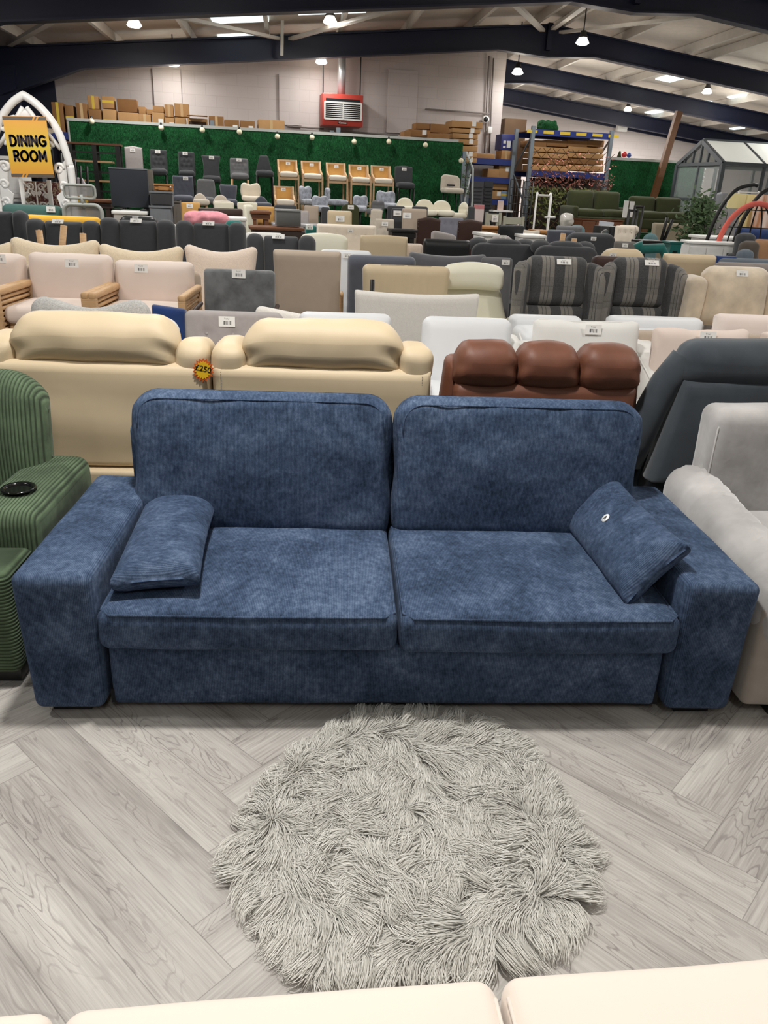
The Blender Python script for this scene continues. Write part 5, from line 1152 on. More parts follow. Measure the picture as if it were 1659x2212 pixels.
# white dresser at the far left, brown headboard, metal racks
p, w, zt = place(-40, 40, 337, 13.7); r = T('cabinet', 'white tall dresser with panelled doors at the left edge behind the arch', 'cabinet', p)
b = B(); b.box((0, .22, zt/2), (w, .42, zt)); b.obj('body', WHITEP, r); b = B(); b.box((0, .2, zt-.02), (w*1.06, .5, .05)); b.obj('cornice', WHITEP, r)
for s in (-1, 1): b = B(); b.box((s*w*.25, -.005, zt-.35), (w*.44, .03, .5)); dr = b.obj('door', WHITEP, r); b = B(); b.box((s*w*.25, -.022, zt-.35), (w*.3, .006, .36)); b.obj('panel_moulding', WHITEP, dr)
b = B(); b.box((0, -.01, zt-.8), (w*.9, .02, .28)); b.obj('niche', GREYP, r)
p, w, zt = place(108, 130, 398, 13.3); b = B(); b.box((0, 0, zt/2), (w, .3, zt)); o = b.obj('cabinet', OAK, None, p); tag(o, 'narrow oak cupboard beside the white fretwork screen', 'cabinet')
def wire(name, lab, cat, x0, x1, y0, y1, d, nx, nz, mat, r=.008, depth=0, shelf=None):
    p, w, zt = place(x0, x1, y0, d=d); q = T(name, lab, cat, p, HA)
    b = B()
    for i in range(nx+1): b.tube([(-w/2+w*i/nx, 0, 0), (-w/2+w*i/nx, 0, zt)], r*(1.8 if i in (0, nx) else 1), 6)
    for k in range(nz+1): b.tube([(-w/2, 0, .05+(zt-.05)*k/nz), (w/2, 0, .05+(zt-.05)*k/nz)], r, 6)
    b.obj('wire_grid', mat, q); return q, w, zt
# bench frame in black steel with wooden slats stacked in front of the hedge
p, w, zt = place(146, 258, 312, d=15.0); r = T('shelving_frame', 'black steel frame with wooden shelves left of the bar stools', 'shelving', p, HA)
for s in (-1, 0, 1):
    for yy in (0, .35): b = B(); b.bar((s*(w/2-.04)+(.0), yy, 0), (s*(w/2-.04), yy, zt), .07 if s >= 0 else .05, .04); b.obj('upright', DARKM, r)
b = B(); b.box((0, .17, zt+.01), (w*1.04, .42, .03)); b.obj('top_board', WALN, r)
for k, zz in enumerate((zt-.26, zt-.56, zt-.86)): b = B(); b.box((-.06, .17, zz), (w*.8, .36, .03)); b.obj('shelf', PINE, r); b = B(); b.bar((-w/2, 0, zz+.14), (w/2, 0, zz+.14), .025); b.obj('rail', DARKM, r)
p, w, zt = place(128, 186, 383, 14.0); b = B(); b.panel(w, .5, .06, r=.03, rc=.08); o = b.obj('headboard', fab('lilac_cloth', (204, 194, 202), .03), None, (p.x, p.y, zt-.5)); o.location.z = 0; tag(o, 'pale lilac padded headboard behind the mesh office chair', 'headboard')
for v in o.data.vertices: v.co.z = v.co.z*(zt/.5)
for i, (a, c) in enumerate([(118, 396), (134, 392), (160, 384)]):
    p, w, zt = place(a, a+14, 330+i*14, 13.6-.15*i); r = T('metal_bed_frame', 'black metal bed end leaning behind the arch, %s' % ['left of three', 'middle of three', 'right of three'][i], 'bed frame', p, .1)
    for s in (-1, 1): b = B(); b.tube([(s*w/2, 0, 0), (s*w/2+.05, .2, zt)], .02, 8); b.obj('post', DARKM, r)
    b = B(); b.tube([(-w/2+.02, .14, zt*.8), (w/2+.04, .14, zt*.8)], .014, 6); b.tube([(-w/2+.02, .08, zt*.5), (w/2+.02, .08, zt*.5)], .014, 6); b.obj('crossbar', DARKM, r)
p, w, zt = place(154, 200, 424, 12.9); r = T('placard', 'yellow and black placard half hidden behind the mesh office chair', 'sign', (p.x, p.y, 0)); b = B(); b.box((0, 0, zt-.12), (w, .02, .24)); b.obj('board', flat('placard_yellow', (218, 176, 66), .6), r); b = B(); b.bar((0, .02, 0), (0, .02, zt-.2), .04); b.obj('stake', DARKM, r); text_mesh('lettering', 'EXT', .14, BLACK, r, (.05, -.012, zt-.14), (pi/2, 0, 0), .004, .001)
# ---------------------------------------------------------------- red unit heater and flue
x0, z1 = hat(697, 197, 18.4); x1, z0 = hat(783, 275, 18.4); hwid = x1-x0; hh = z1-z0-.03
RED = flat('heater_red', (176, 58, 46), .45)
ht = hthing('unit_heater', 'red square gas heater with white louvres hung on the block wall', 'heater', (x0+x1)/2, 18.4, z0)
b = B(); b.box((0, .25, hh/2), (hwid, .5, hh), .01); b.obj('casing', RED, ht)
b = B(); b.box((0, -.004, hh*.8), (hwid*.84, .02, hh*.1)); b.obj('air_slot', GAP, ht)
b = B(); b.box((0, -.006, hh*.47), (hwid*.9, .02, hh*.52)); g = b.obj('grille_backing', GAP, ht)
for i in range(9): b = B(); b.box((0, -.03, hh*(.23+.06*i)), (hwid*.9, .03, hh*.022)); b.obj('louvre', WHITEP, g)
b = B(); b.box((0, -.035, hh*.47), (.015, .03, hh*.5)); [b.box((s*hwid*.45, -.03, hh*.47), (.03, .03, hh*.54)) for s in (-1, 1)]; b.box((0, -.03, hh*.74), (hwid*.9, .03, .02)); b.box((0, -.03, hh*.2), (hwid*.9, .03, .02)); b.obj('grille_frame', WHITEP, g)
b = B(); b.box((0, -.006, hh*.1), (hwid*.24, .012, hh*.075), .005); pl = b.obj('name_plate', flat('plate_dark', (70, 30, 28), .4), ht); text_mesh('lettering', 'Combat', .048, flat('plate_white', (226, 220, 214), .5), pl, (0, -.014, hh*.1), (pi/2, 0, 0), .0015, .001)
b = B(); b.tube([(0, .25, hh), (0, .25, roofz(2.9)-.35-z0), ], .085, 16); b.obj('flue', flat('galvanised', (186, 186, 188), .35, .5), ht); b = B(); b.tube([(-.35, .25, roofz(2.9)-.45-z0), (.55, .25, roofz(2.9)-.42-z0)], .04, 8); b.obj('support_arm', CHROME, ht)
for s in (-1, 1): b = B(); b.tube([(s*hwid*.46, .2, hh), (s*hwid*.46, .2, roofz(2.9)-.1-z0)], .012, 6); b.obj('hanger_rod', DARKM, ht)
# ---------------------------------------------------------------- storage racks with cardboard cartons behind the partition
STEEL = flat('rack_grey', (122, 132, 140), .5, .2); RACKB = flat('rack_blue', (28, 48, 120), .5)
def rack(lab, x0, x1, d0, d1, shelves, post_h, diag=True):
    r = hthing('storage_rack', lab, 'rack', (x0+x1)/2, (d0+d1)/2); w = x1-x0; dp = d1-d0
    for sx in (-1, 1):
        for sy in (-1, 1): b = B(); b.box((sx*w/2, sy*dp/2, post_h/2), (.08, .07, post_h)); b.obj('upright', STEEL, r)
        b = B(); b.bar((sx*w/2, -dp/2, post_h*.45), (sx*w/2, dp/2, post_h*.7), .03); b.bar((sx*w/2, -dp/2, post_h*.95), (sx*w/2, dp/2, post_h*.7), .03); b.obj('brace', STEEL, r)
    for z in shelves:
        for sy in (-1, 1): b = B(); b.box((0, sy*(dp/2-.0), z-.06), (w, .05, .12)); b.obj('beam', RACKB, r)
        b = B(); b.box((0, 0, z-.008), (w-.06, dp-.06, .016)); b.obj('deck', CARDD, r)
    return r
SH = 2.36
rack('grey storage rack behind the left part of the grass partition', -3.05, .0, 17.05, 17.95, [1.2, SH], SH+.04)
rack('grey storage rack behind the middle of the grass partition', .1, 2.55, 17.05, 17.95, [1.2, SH], 2.7)
rack('grey storage rack behind the right part of the grass partition', 3.2, 5.2, 17.05, 17.95, [1.2, SH], SH+.04)
CN = [0]
def carton(lab, x0, x1, y0, y1, d, mat=CARD, tape=None, depth=.4, zb=None, flap=False, prints=True, grp='cardboard cartons on the racks', rz=0):
    a, z1 = hat(x0, y0, d); c, z0 = hat(x1, y1, d)
    if zb is not None: z0 = zb
    w = c-a; h = hat((x0+x1)/2, y0, d)[1]-z0
    r = T('carton', lab, 'box', hw((a+c)/2, d, z0), HA+rz, grp)
    b = B(); b.box((0, depth/2, h/2), (w, depth, h), min(.006, h/8)); b.obj('carton_body', mat, r)
    if tape == 'v': b = B(); b.box((0, -.001, h/2), (.05, .003, h)); b.box((0, depth/2, h+.001), (.05, depth, .003)); b.obj('tape', TAPE, r)
    elif tape == 'h': b = B(); b.box((0, -.001, h*.55), (w*.98, .003, .05)); b.obj('tape', TAPE, r)
    elif tape == 'b': b = B(); b.box((0, -.001, h/2), (.05, .003, h)); b.box((0, depth/2, h+.001), (.05, depth, .003)); b.obj('tape', TAPEB, r)
    elif tape == 'l': b = B(); b.box((w*.22, -.001, h*.65), (.09, .003, .09)); b.obj('paper_label', WHITEP, r)
    if flap: b = B(); b.box((0, -.08, h+.04), (w, .25, .006), M=Matrix.Rotation(.0, 4, 'X')); b.obj('open_flap', mat, r); b = B(); b.box((0, .0, h*.5), (w*.86, .006, h*.7)); b.obj('opening_shade', flat('carton_inside_shade', (70, 48, 32), .9), r)  # dark sheet on the front stands for the shaded inside of the carton
    return r
zt_ = lambda x, y, d: hat(x, y, d)[1]
M1 = zt_(230, 237, 17.5); M2 = zt_(300, 247, 17.5)
L_ = [
 ('brown carton with yellow tape at the left end of the rack', 110, 138, 221, 255, CARDD, 'v', SH), ('dark carton with a yellow tape strip, second from the left end', 139, 160, 227, 255, CARDD, 'h', SH),
 ('tilted brown carton left of the two upper cartons', 163, 189, 223, 257, CARDD, 'b', SH), ('brown carton under the yellow-taped upper carton', 190, 219, 236, 258, CARDD, None, SH),
 ('upper carton with vertical yellow tape on the left stack', 188, 214, 207, 236, CARD, 'v', None), ('lower carton with wide yellow tape on the left stack', 221, 251, 236, 258, CARD, 'h', SH),
 ('upper carton with a yellow band standing right of the vertical-taped one', 219, 247, 208, 235, CARD, 'h', None), ('long brown carton with dark print above the blue tarpaulin', 252, 297, 214, 243, CARDD, None, None),
 ('long flat carton under the printed long carton', 254, 300, 243, 260, CARD, None, SH), ('pale carton behind the long printed carton', 299, 315, 230, 247, CARD, None, None), ('pale carton below the two small upper cartons', 299, 326, 247, 262, CARD, 'b', SH),
 ('small pinkish carton between the long carton and the labelled one', 316, 331, 236, 247, CARD, None, None), ('carton with a yellow sticker and white label', 328, 355, 243, 268, CARD, 'l', SH), ('pale pink carton on top of the stickered carton', 330, 354, 229, 243, CARD, None, None),
 ('carton with a tape seam, left of the upper pair', 355, 375, 226, 253, CARD, 'b', None), ('carton with a tape seam, right of the upper pair', 376, 409, 224, 253, CARD, 'b', None), ('lower carton with white label under the upper pair', 356, 377, 254, 272, CARD, 'l', SH), ('lower carton with yellow sticker under the upper pair', 378, 402, 254, 272, CARD, 'h', SH),
 ('open carton with raised flap, first on the middle rack', 405, 449, 256, 276, CARD, 'open', SH), ('plain carton right of the open carton', 451, 484, 251, 279, CARDD, 'b', SH), ('carton with a white paper on its corner', 485, 517, 259, 281, CARDD, 'l', SH), ('carton with two white papers left of the wide carton', 519, 551, 261, 284, CARDD, 'l', SH), ('wide single carton at the right end of the middle rack', 558, 615, 259, 290, CARD, 'b', SH),
 ('low carton at the left of the right-hand carton block', 850, 874, 297, 311, CARDD, None, SH), ('carton at the front left of the right-hand block', 873, 886, 283, 311, CARDD, None, SH), ('front lower carton of the right-hand block', 883, 929, 298, 312, CARDD, 'l', SH), ('front upper carton of the right-hand block', 884, 929, 280, 297, CARDD, 'l', None), ('rear tall carton of the right-hand block', 930, 948, 288, 313, CARDD, None, SH), ('dark tall carton at the end of the right-hand block', 949, 970, 288, 314, CARDD, None, SH), ('upper carton on top of the right-hand block, left', 899, 928, 266, 280, CARDD, None, None), ('upper carton on top of the right-hand block, right', 930, 969, 268, 288, CARDD, None, None),
]
for lab, a, c, e, f, m, tp, zb in L_:
    up = zb is None
    carton(lab, a, c, e, f, 17.5 if up else 17.2, m, None if tp == 'open' else tp, .38, zb, tp == 'open')
for i, (a, c, e, f) in enumerate([(976, 1042, 262, 278), (977, 1037, 278, 289), (978, 1032, 289, 301), (980, 1032, 301, 314), (980, 1031, 315, 328), (982, 1030, 328, 341), (984, 1030, 341, 352)]):
    carton('flat carton in the tall pile right of the partition, ' + ['topmost', 'second from the top', 'third from the top', 'fourth from the top', 'fifth from the top', 'sixth from the top', 'lowest'][i], a, c, e, f, 18.0, CARD, 'l' if i != 4 else None, .5, grp='pile of flat cartons')
b = B(); b.soft((1.05, .3, .14), .06, n=12, amp=.03, fr=4); x, z = hat(262, 256, 17.1); o = b.obj('tarpaulin', fab('blue_tarp', (34, 44, 100), .2, 9, .5), None, hw(x, 17.0, 2.42), (0, 0, HA)); tag(o, 'folded blue tarpaulin lying on the rack below the long cartons', 'tarpaulin')
# right-hand racks
a0, _ = hat(1012, 345, 18.3); a1, _ = hat(1106, 345, 18.3); s1 = hat(1060, 343, 18.3)[1]; s2 = hat(1060, 383, 18.3)[1]; s3 = hat(1090, 431, 18.3)[1]
rack('blue-beamed rack with cartons right of the grass partition', a0, a1, 18.25, 18.9, [s3, s2, s1], hat(1110, 303, 18.3)[1])
for lab, a, c, e, f, m, tp, zb in [('orange-brown carton on the middle blue shelf', 1054, 1079, 365, 382, CARD, None, s2), ('upright carton with a small label on the middle blue shelf', 1079, 1102, 355, 382, CARD, 'l', s2), ('wide carton lying on the lower shelf', 1066, 1103, 391, 411, CARD, None, None), ('square carton on the lowest blue shelf', 1064, 1082, 412, 430, CARD, 'l', s3), ('pale carton on the top blue shelf left of the printed blue box', 1030, 1068, 332, 343, CARD, None, s1), ('carton with cut-outs under the printed blue box', 1084, 1103, 325, 343, CARD, 'b', s1)]:
    carton(lab, a, c, e, f, 18.32, m, tp, .4, zb, grp='cartons on the blue-beamed rack')
carton('light blue printed carton on the lowest blue shelf', 1082, 1101, 413, 430, 18.32, flat('sky_card', (116, 144, 178), .6), 'h', .4, s3, grp='cartons on the blue-beamed rack')
pb = carton('tall royal blue printed box with white panels on the top blue shelf', 1084, 1109, 290, 325, 18.32, flat('royal_card', (40, 46, 120), .5), None, .4, grp='cartons on the blue-beamed rack')
b = B(); b.box((.03, -.002, .12), (.09, .004, .14)); b.box((-.07, -.002, .16), (.06, .004, .06)); b.box((-.07, -.002, .06), (.06, .004, .04)); b.obj('printed_panel', WHITEP, pb)
carton('very tall brown carton leaning in the corner behind the printed blue box', 1092, 1130, 256, 345, 18.95, flat('shadow_brown', (96, 74, 54), .9), None, .3, 0)
b0, _ = hat(1131, 300, 17.6); b1, _ = hat(1320, 300, 17.6); t1 = hat(1240, 284, 17.6)[1]; t2 = hat(1240, 372, 17.6)[1]
rk = rack('tall blue and grey pallet rack behind the flower trellis', hat(1150, 300, 17.6)[0], b1, 17.6, 18.6, [t2, t1], t1+.06)
for i in range(6): b = B(); b.box((-.95+i*.38, -.53, t1-.05), (.24, .006, .06)); b.obj('yellow_label', TAPE, rk)
k = 0
for row, (e, f) in enumerate([(303, 318), (318, 331), (331, 344), (344, 357), (357, 371)]):
    for j, (a, c) in enumerate([(1146, 1180), (1182, 1224), (1226, 1268), (1270, 1304)] if row == 0 else [(1150, 1226), (1228, 1303)]):
        carton('flat-packed carton on the tall rack, row %s, %s' % (['at the top', 'second from top', 'third from top', 'fourth from top', 'at the bottom'][row], (['far left', 'left of centre', 'right of centre', 'far right'] if row == 0 else ['left', 'right'])[j]), a, c, e, f, 17.75, CARDD if row in (0, 3) else CARD, None, .6, grp='flat-packed cartons on the tall rack')
b = B(); b.soft((.45, .3, .22), .09, n=8, amp=.04, fr=8); x, z = hat(1185, 285, 17.9); o = b.obj('grass_roll', HEDGE, None, hw(x, 18.0, t1+.1), (0, 0, HA)); tag(o, 'rolled artificial grass lying on top of the tall rack', 'grass roll')
# ---- flower trellis with ivy
x0, z1 = hat(1150, 322, 17.2); x1, z0 = hat(1312, 470, 17.2)
tr = hthing('trellis', 'expanding willow trellis covered in ivy and pink flowers hanging on the tall rack', 'trellis', (x0+x1)/2, 17.2); w = x1-x0
b = B()
for i in range(-8, 14):
    for s in (-1, 1):
        pts = [(-w/2+i*.22+s*0, 0, .6), (-w/2+i*.22+s*1.95, 0, 2.55)]
        t0, t1_ = 0, 1
        P0, P1 = Vector(pts[0]), Vector(pts[1])
        ts = [t for t in np.linspace(0, 1, 40) if abs((P0+(P1-P0)*t).x) < w/2]
        if len(ts) > 2: b.tube([P0+(P1-P0)*ts[0], P0+(P1-P0)*ts[-1]], .007, 5)
b.obj('lattice', fab('willow', (92, 64, 42), .1), tr)
def leaves(b, n, fx, size, z_bias=None, thick=.1):
    for i in range(n):
        x, y, z = fx(); s = size*R_.uniform(.6, 1.3); a = R_.uniform(0, 6.28); t = R_.uniform(-.9, .9)
        u = Vector((cos(a), sin(a)*.6, sin(a)*.8)); v = Vector((-sin(a)*.6, cos(a)*.5-.5, cos(a)*.7+t*.2)); c = Vector((x, y, z))
        b.add([c-u*s, c-v*s*.45, c+u*s, c+v*s*.45], [(0, 1, 2, 3)], False)
b = B(); leaves(b, 900, lambda: (R_.uniform(-w/2, w/2), R_.uniform(-.12, .05), 1.78-abs(R_.gauss(0, .38))), .055); o = b.obj('ivy_leaves', IVY, tr, weld=False); o['kind'] = 'stuff'
b = B(); leaves(b, 260, lambda: (R_.uniform(-w/2, w/2), R_.uniform(-.1, .04), R_.uniform(1.75, 2.1)), .04); o = b.obj('autumn_leaves', VINE, tr, weld=False); o['kind'] = 'stuff'
b = B(); leaves(b, 130, lambda: (R_.uniform(-w/2, w/2), R_.uniform(-.12, .0), R_.uniform(1.85, 2.5)), .028); o = b.obj('pink_flowers', FLOW, tr, weld=False); o['kind'] = 'stuff'
for i, (a, c) in enumerate([(1158, 1205), (1207, 1256), (1258, 1306)]):
    carton('dark wrapped pallet box standing on the floor under the tall rack, ' + ['left', 'middle', 'right'][i], a, c, 385, 470, 18.0, flat('dark_wrap', (46, 38, 34), .6), None, .5, 0, grp='dark pallet boxes under the tall rack')
# wire mesh panels and clothes rail
WBK = DARKM
wire('mesh_panel', 'black wire mesh panel left of the clothes rail, nearest the rack', 'panel', 1104, 1132, 388, 480, 16.6, 5, 12, WBK)
wire('mesh_panel', 'black wire mesh panel right beside the flower trellis', 'panel', 1134, 1152, 392, 490, 16.2, 3, 12, WBK)
for lab, a, c, e, d, m in [('grey slatted shutter panel standing between the garden arch and the rack', 1018, 1046, 392, 16.9, flat('slate_plastic', (62, 62, 66), .6)), ('dark shutter panel right of the slatted one', 1047, 1066, 392, 17.1, flat('slate_dark', (44, 44, 48), .6))]:
    p, w, zt = place(a, c, e, d=d); r = T('shutter', lab, 'panel', p, HA); b = B(); b.box((0, .03, zt/2), (w, .05, zt)); b.obj('panel', m, r); b = B()
    for k in range(22): b.box((0, 0, zt-.1-k*.07), (w*.8, .02, .03))
    b.obj('slats', m, r)
wg = hthing('garden_arch', 'slim white metal arch with leaves standing at the right end of the partition', 'arch', hat(1012, 350, 16.3)[0], 16.3)
zt = hat(1008, 328, 16.3)[1]; b = B(); b.tube([(.12, 0, 0), (.14, 0, zt-.9), (.1, 0, zt-.3), (-.06, 0, zt)], .022, 8); b.tube([(-.04, .0, 0), (-.02, 0, zt-.9), (.06, 0, zt-.4)], .018, 8); b.obj('arch_frame', flat('pale_metal', (176, 180, 180), .4), wg); b = B(); leaves(b, 60, lambda: (R_.uniform(-.1, .05), -.02, zt-R_.uniform(.1, .8)), .035); b.obj('leaves', LEAF, wg, weld=False)
p, w, zt = place(1158, 1193, 416, d=14.6); r = T('clothes_rail', 'white metal clothes rail in front of the flower trellis', 'clothes rail', p, HA+.25)
for s in (-1, 1):
    b = B(); b.tube([(s*w/2, 0, .02), (s*w/2, 0, zt)], .018, 8); b.obj('post', WHITEP, r); b = B(); b.tube([(s*w/2, -.25, .02), (s*w/2, .25, .02)], .018, 8); b.obj('foot', WHITEP, r)
b = B(); b.tube([(-w/2, 0, zt), (-w/2+.04, 0, zt-.05), (w/2-.04, 0, zt-.05), (w/2, 0, zt)], .018, 8); b.obj('top_bar', WHITEP, r); b = B(); b.tube([(.1, -.1, .02), (.1, -.1, zt-.06)], .015, 8); b.tube([(0, -.1, zt-.42), (w/2+.08, -.1, zt-.42)], .018, 8); b.obj('side_bar', WHITEP, r)
x, z = hat(1097, 448, 15.8); r = hthing('shelf_unit', 'white shelf standing before the wire mesh, carrying a photo card', 'shelf', x, 15.8); zs = hat(1080, 456, 15.8)[1]; b = B(); b.box((-.1, .1, zs), (.42, .25, .03)); b.obj('shelf_board', WHITEP, r)
for s in (-1, 1): b = B(); b.box((-.1+s*.19, .1, zs/2), (.03, .22, zs)); b.obj('side_panel', BLACK, r)
b = B(); b.box((0, 0, .09), (.12, .02, .18)); o = b.obj('photo_card', leaf_mat('photo_pink', (198, 160, 150), (230, 214, 206)), None, hw(x-.14, 15.85, zs+.015), (0, 0, HA)); tag(o, 'small pink photo card standing on the white shelf', 'card')
x, z = hat(1040, 468, 15.0); r = hthing('price_poster', 'pink and white price poster taped to the grey shutter', 'poster', x, 15.0); r.location.z = 0; zp = hat(1032, 452, 15.0)[1]; b = B(); b.box((-.06, 0, zp-.07), (.2, .006, .3)); b.obj('sheet', flat('poster_white', (222, 206, 204), .6), r); b = B(); b.box((-.06, -.004, zp+.04), (.2, .004, .07)); b.obj('pink_band', flat('poster_pink', (206, 130, 134), .6), r); b = B(); b.bar((-.06, .02, 0), (-.06, .02, zp-.1), .03); b.obj('stake', DARKM, r)
# ---------------------------------------------------------------- second grass wall, green sofas
x0, z1 = hat(1318, 342, 19.6); x1, _ = hat(1524, 352, 19.6)
g2 = hthing('partition', 'green artificial grass wall behind the olive green sofas on the right', 'partition', (x0+x1)/2, 19.6); W = x1-x0
b = B(); hbox(b, -W/2, W/2, 0, .08, 0, z1-.03); b.obj('grass_panel', HEDGE, g2); b = B(); hbox(b, -W/2, W/2, -.02, .12, z1-.03, z1+.03); b.obj('top_rail', flat('alu', (170, 172, 168), .5), g2)
b = B(); [b.ball((W/2-.0-(i*.0), -.03, z1-.05-i*.09), .025, 8) for i in range(14)]; b.obj('fairy_lights', WHITEP, g2)
zf = .95; xa_, xb_ = hat(1200, 470, 16.3)[0], hat(1496, 470, 16.3)[0]; st = hthing('display_tier', 'dark display platform under the olive green sofas', 'display', (xa_+xb_)/2, 16.3); b = B(); hbox(b, (xa_-xb_)/2, (xb_-xa_)/2, -.75, .35, 0, zf); b.obj('tier_body', HEDGE, st)
GSO = fab('olive_green_fabric', (58, 62, 38), .08, 10, .95, .25, 400, .15)
def gsofa(lab, a, c, e):
    p, w, zt = place(a, c, e, d=16.35); r = T('sofa', lab, 'sofa', (p.x, p.y, zf), HA, 'olive green sofas'); h = zt-zf; w *= 1.0
    for s in (-1, 1):
        b = B(); b.panel(w/2-.02, .46, .18, r=.07, rc=.07, puff=.03, top=lambda u: .0); b.obj('back_cushion', GSO, r, (s*w/4, 0, h-.47), (-.1, 0, 0))
        b = B(); b.soft((w/2-.02, .55, .15), .05, puff=(0, .01, .02)); b.obj('seat_cushion', GSO, r, (s*w/4, -.3, .36))
        b = B(); b.soft((.11, .75, h*.55), .05); b.obj('arm', GSO, r, (s*(w/2+.05), -.25, h*.34))
    b = B(); b.soft((w+.1, .7, .2), .03); b.obj('base', GSO, r, (0, -.25, .2))
    for s in (-1, 1): b = B(); b.box((s*w*.45, -.5, .05), (.05, .05, .1)); b.box((s*w*.45, .0, .05), (.05, .05, .1)); b.obj('foot', BLACK, r)
gsofa('olive green two-seat sofa on the platform in front of the flower trellis', 1228, 1342, 411)
gsofa('olive green two-seat sofa on the platform beside the indoor tree', 1361, 1474, 424)
b = B(); b.box((0, 0, 0), (.17, .01, .3)); x, z = hat(1356, 452, 15.5); r = hthing('price_board', 'white price board hanging between the two olive green sofas', 'sign', x, 15.5, 0); zf = 0; b = B(); b.box((-.05, 0, z-zf), (.1, .012, .32)); b.box((.08, 0, z-zf), (.1, .012, .3)); b.obj('sheet', WHITEP, r); b = B(); b.bar((0, .02, 0), (0, .02, z-zf), .02); b.obj('stand', DARKM, r)
# ---------------------------------------------------------------- greenhouse on the right
GL = NT('polycarbonate'); GL.set(col=lin((236, 240, 236)), rough=.35); GL = GL.m
CLR = NT('clear_pane'); CLR.set(col=lin((190, 200, 200)), rough=.05); CLR.b.inputs['Alpha'].default_value = .22; CLR = CLR.m
GFR = flat('greenhouse_frame', (82, 88, 92), .4, .3)
xn, ze = hat(1562, 353, 17.0); xa, za = hat(1493, 304, 17.9)
gh = hthing('greenhouse', 'grey aluminium greenhouse with a pitched polycarbonate roof at the far right', 'greenhouse', xn, 17.0); LEN = 4.2; DP = 1.85; rz_ = za-ze
for y in (0, DP):
    for k in range(5): b = B(); b.bar((k*LEN/4, y, 0), (k*LEN/4, y, ze), .09 if k == 0 else .06); b.obj('post', GFR, gh)
    for zz in (ze, ze-.75, .05): b = B(); b.bar((0, y, zz), (LEN, y, zz), .08 if zz == ze else .05); b.obj('rail', GFR, gh)
for x in (0, LEN):
    b = B(); b.bar((x, 0, ze), (x, DP/2, ze+rz_), .09); b.bar((x, DP, ze), (x, DP/2, ze+rz_), .09); b.bar((x, 0, ze), (x, DP, ze), .07); b.bar((x, 0, ze-.75), (x, DP, ze-.75), .05); b.obj('gable_frame', GFR, gh)
    for y in (.3, .62, DP/2, DP-.62, DP-.3): b = B(); b.bar((x, y, 0 if abs(y-DP/2) < .1 else ze), (x, y, ze+rz_*(1-abs(y-DP/2)/(DP/2))), .05); b.obj('mullion', GFR, gh)
for s in (0, 1):
    ya, yb = (0, DP/2) if s == 0 else (DP, DP/2)
    for k in range(4):
        x0, x1 = k*LEN/4+.03, (k+1)*LEN/4-.03; b = B(); vs = [(x0, ya, ze+.03), (x1, ya, ze+.03), (x1, yb, ze+rz_+.03), (x0, yb, ze+rz_+.03)]; vs = vs+[(x, y, z+.012) for x, y, z in vs]
        b.add(vs, [(0, 3, 2, 1), (4, 5, 6, 7), (0, 1, 5, 4), (1, 2, 6, 5), (2, 3, 7, 6), (3, 0, 4, 7)], False); b.obj('roof_panel', GL, gh)
    for k in range(5): b = B(); b.bar((k*LEN/4, ya, ze+.04), (k*LEN/4, yb, ze+rz_+.04), .035); b.obj('roof_bar', GFR, gh)
b = B(); b.bar((0, DP/2, ze+rz_+.03), (LEN, DP/2, ze+rz_+.03), .07); b.obj('ridge', GFR, gh)
for k in range(4): b = B(); b.box(((k+.5)*LEN/4, 0, ze/2), (LEN/4-.08, .008, ze-.1)); b.obj('pane', CLR, gh)
b = B(); b.box((0, DP/2, ze/2), (.008, DP-.1, ze-.1)); b.obj('pane', CLR, gh)
b = B(); p0 = hat(1447, 345, 19.0); p1 = hat(1484, 238, 19.0); b.bar((p0[0]-.3, 19.35, .3), (p1[0], 19.35, p1[1]), .15, .12); o = b.obj('timber_post', wood('old_timber', (112, 74, 44)), None, rot=HR); o.location = (0, 0, 0); tag(o, 'long brown timber leaning above the right grass wall', 'timber')
xl, zl = hat(1355, 262, 27.6); r = hthing('emergency_light', 'white twin-spot emergency light fixed high on the far gable', 'lamp', xl, 27.95, zl-.25); b = B(); b.box((0, 0, .2), (.36, .16, .5)); b.obj('housing', WHITEP, r)
for s in (-1, 1): b = B(); b.lathe([(.05, 0), (.1, .12), (.0, .1)], 12, c=(s*.16, -.02, .48)); b.obj('spot_head', WHITEP, r)
# indoor tree
p, w, zt = place(1484, 1562, 420, d=13.6); r = T('potted_tree', 'leafy artificial ficus tree standing behind the white sideboard', 'plant', p)
b = B(); b.lathe([(.14, 0), (.18, .3), (.16, .3), (.0, .28)], 18); b.obj('pot', BLACK, r)
b = B(); b.tube([(.02, 0, .25), (.06, 0, .7), (.12, .02, 1.0), (.1, 0, 1.35), (.0, 0, zt-.1)], [.022, .02, .018, .014, .006], 8); b.tube([(.12, .02, 1.0), (-.05, -.05, 1.2), (-.16, 0, 1.4)], .01, 6); b.obj('trunk', DKWOOD, r)
def crown():
    if R_.random() < .55: a = R_.gauss(0, 1), R_.gauss(0, 1), R_.gauss(0, 1); return (a[0]*.13-.02, a[1]*.13, zt-.3+a[2]*.14)
    a = R_.gauss(0, 1), R_.gauss(0, 1), R_.gauss(0, 1); return (a[0]*.16-.05, a[1]*.13-.03, zt-.82+a[2]*.15)
b = B(); leaves(b, 1500, crown, .055); b.obj('foliage', LEAF, r, weld=False)['kind'] = 'stuff'
